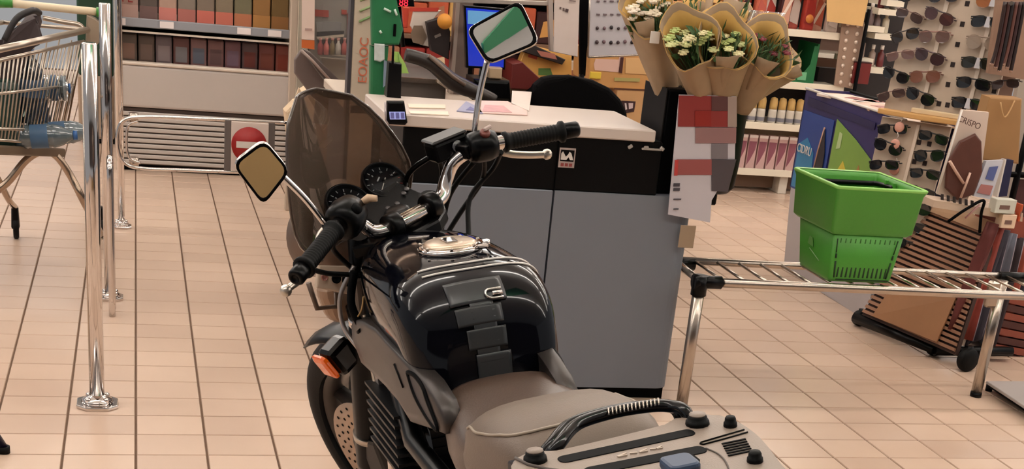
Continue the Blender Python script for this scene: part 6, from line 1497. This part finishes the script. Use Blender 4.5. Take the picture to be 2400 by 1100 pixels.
for r_, y_ in enumerate((66, 99)):
    for i in range(6):
        px = 1400 + i * 16.5 - r_ * 1
        rr_ = rnd.uniform(.0062, .0085)
        obj('sample_dot', MB().lathe([(rr_, 0), (rr_ * .8, .004), (.0001, .005)], o=ay(px, y_ + rnd.uniform(-1.5, 1.5), 5.597) - o0, axis=(0, -1, 0), seg=12), mat('dot_%d' % (i % 3), ((60, 40, 44), (110, 84, 90), (34, 24, 28))[(i + r_) % 3] if False else ((60, 40, 44), (110, 84, 90), (34, 24, 28))[i % 3], .4), t)
for r_, y_ in enumerate((3, 34)):
    for i in range(6): obj('sample_bar', MB().box(ay(1402 + i * 16, y_, 5.597) - o0, (rnd.uniform(.010, .016), .003, .006)), mat('bar_dusky', (112, 96, 100), .5), t)
# cartons between chair and flowers
card('snack_display_carton', 'ochre open display carton full of snack packs behind the chair', 'box', ((1384, 118), (1530, 118), (1530, 215), (1400, 205), (1380, 190)), 6.0, (206, 152, 92), (('snack_photo', ((1392, 150), (1396, 138), (1450, 140), (1452, 132), (1462, 130), (1456, 170), (1394, 165)), (226, 186, 170)), ('snack_photo', ((1466, 136), (1520, 136), (1522, 175), (1466, 172)), (222, 176, 120)), ('green_script', ((1440, 182), (1500, 184), (1499, 192), (1440, 190)), (176, 164, 100)), ('dark_edge', ((1455, 134), (1462, 134), (1458, 172), (1450, 170)), (70, 30, 26))), d=.25)
card('brown_carton', 'plain brown carton with a dark printed label right of the chair', 'box', ((1446, 208), (1530, 212), (1530, 320), (1440, 320)), 5.98, (206, 158, 108), (('carton_gap', ((1440, 206), (1530, 210), (1530, 214), (1440, 210)), (90, 50, 30)), ('dark_label', ((1456, 236), (1490, 238), (1486, 262), (1462, 266)), (60, 30, 32)), ('label_scribble', ((1464, 242), (1468, 242), (1470, 256), (1466, 258)), (222, 206, 204)), ('label_scribble', ((1473, 242), (1484, 242), (1483, 254), (1474, 256)), (214, 190, 190))), d=.25)
card('yellow_note', 'bright yellow price note in front of the ochre carton', 'note', ((1384, 168), (1410, 170), (1408, 186), (1382, 184)), 5.99, (232, 198, 70), (), d=.008)
card('crisp_bag', 'yellow and red crisp bag right of the monitor', 'bag', ((1236, 104), (1340, 130), (1340, 192), (1250, 190), (1205, 180)), 6.44, (220, 166, 88), (('green_patch', ((1262, 160), (1290, 160), (1296, 178), (1262, 176)), (84, 120, 62)), ('red_patch', ((1240, 118), (1262, 124), (1258, 140), (1238, 134)), (196, 84, 62))), d=.06)
card('maroon_box', 'dark maroon box right of the monitor under the mirror', 'box', ((1200, 150), (1225, 146), (1268, 186), (1268, 212), (1198, 208)), 6.33, (100, 28, 26), (), d=.18)
card('black_tray', 'black wire tray with pink packs jutting from behind the mirror', 'tray', ((1228, 104), (1240, 100), (1326, 140), (1318, 152), (1226, 122)), 6.40, (34, 26, 26), (('pink_pack', ((1258, 118), (1300, 126), (1306, 140), (1268, 132)), (176, 112, 96)),), d=.12)
t = thing('store_backdrop_shelving', 'long brown shelving run across the far back of the shop', 'shelf', (2.4, 10.4, 0))
obj('back', MB().span((-1.0, .4, 0), (4.6, .45, 2.6)), mat('backdrop_brown', (112, 84, 70), .7, noise=.2, nscale=3), t)
for z in (.1, .45, .8, 1.15, 1.5): obj('board', MB().span((-1.0, .0, z - .03), (4.6, .4, z)), cr_, t)
# green banner strip under the ceiling, behind the viewer (seen in the right mirror)
def ceil_hit(px, py, zc=3.585):
    c_ = [BM @ SM @ Vector(p) for p in ((.2451, .3088, 1.2376), (.3257, .2547, 1.2595), (.2429, .2717, 1.1815))]
    n = (c_[1] - c_[0]).cross(c_[2] - c_[0]).normalized(); o = Vector((0, 0, CH)); d = ray(px, py)
    t = (c_[0] - o).dot(n) / d.dot(n); p = o + d * t; r = d - n * 2 * n.dot(d)
    return p + r * ((zc - p.z) / r.z)
g1, g2, g3, g4 = ceil_hit(1198, 26), ceil_hit(1130, 104), ceil_hit(1133, 130), ceil_hit(1250, 52)
bl_ = [g2 + (g1 - g2) * 12, g2, g3, g3 + (g4 - g3) * 12]
t = thing('ceiling_banner', 'long tapering green banner stretched under the white ceiling', 'banner', bl_[1])
obj('cloth', MB().prism([p - bl_[1] for p in bl_], (0, 0, .010)), mat('banner_green', (84, 170, 124), .6), t)
obj('end_batten', MB().tube([bl_[1] - bl_[1], bl_[2] - bl_[1]], .006, 6), mat('batten_teal', (30, 110, 100), .5), t)

t = thing('stock_table', 'low brown stock table carrying the cartons behind the cashier chair', 'table', (2.05, 6.12, 0))
obj('table_top', MB().span((-.42, -.16, ay(1480, 319, 5.98).z - .03), (.30, .30, ay(1480, 319, 5.98).z - .002), bev=.004), mat('table_brown', (120, 92, 72), .5), t)
for x in (-.38, .26):
    for y in (-.12, .26): obj('leg', MB().span((x - .02, y - .02, 0), (x + .02, y + .02, ay(1480, 319, 5.98).z - .03)), mat('table_brown', (120, 92, 72), .5), t)
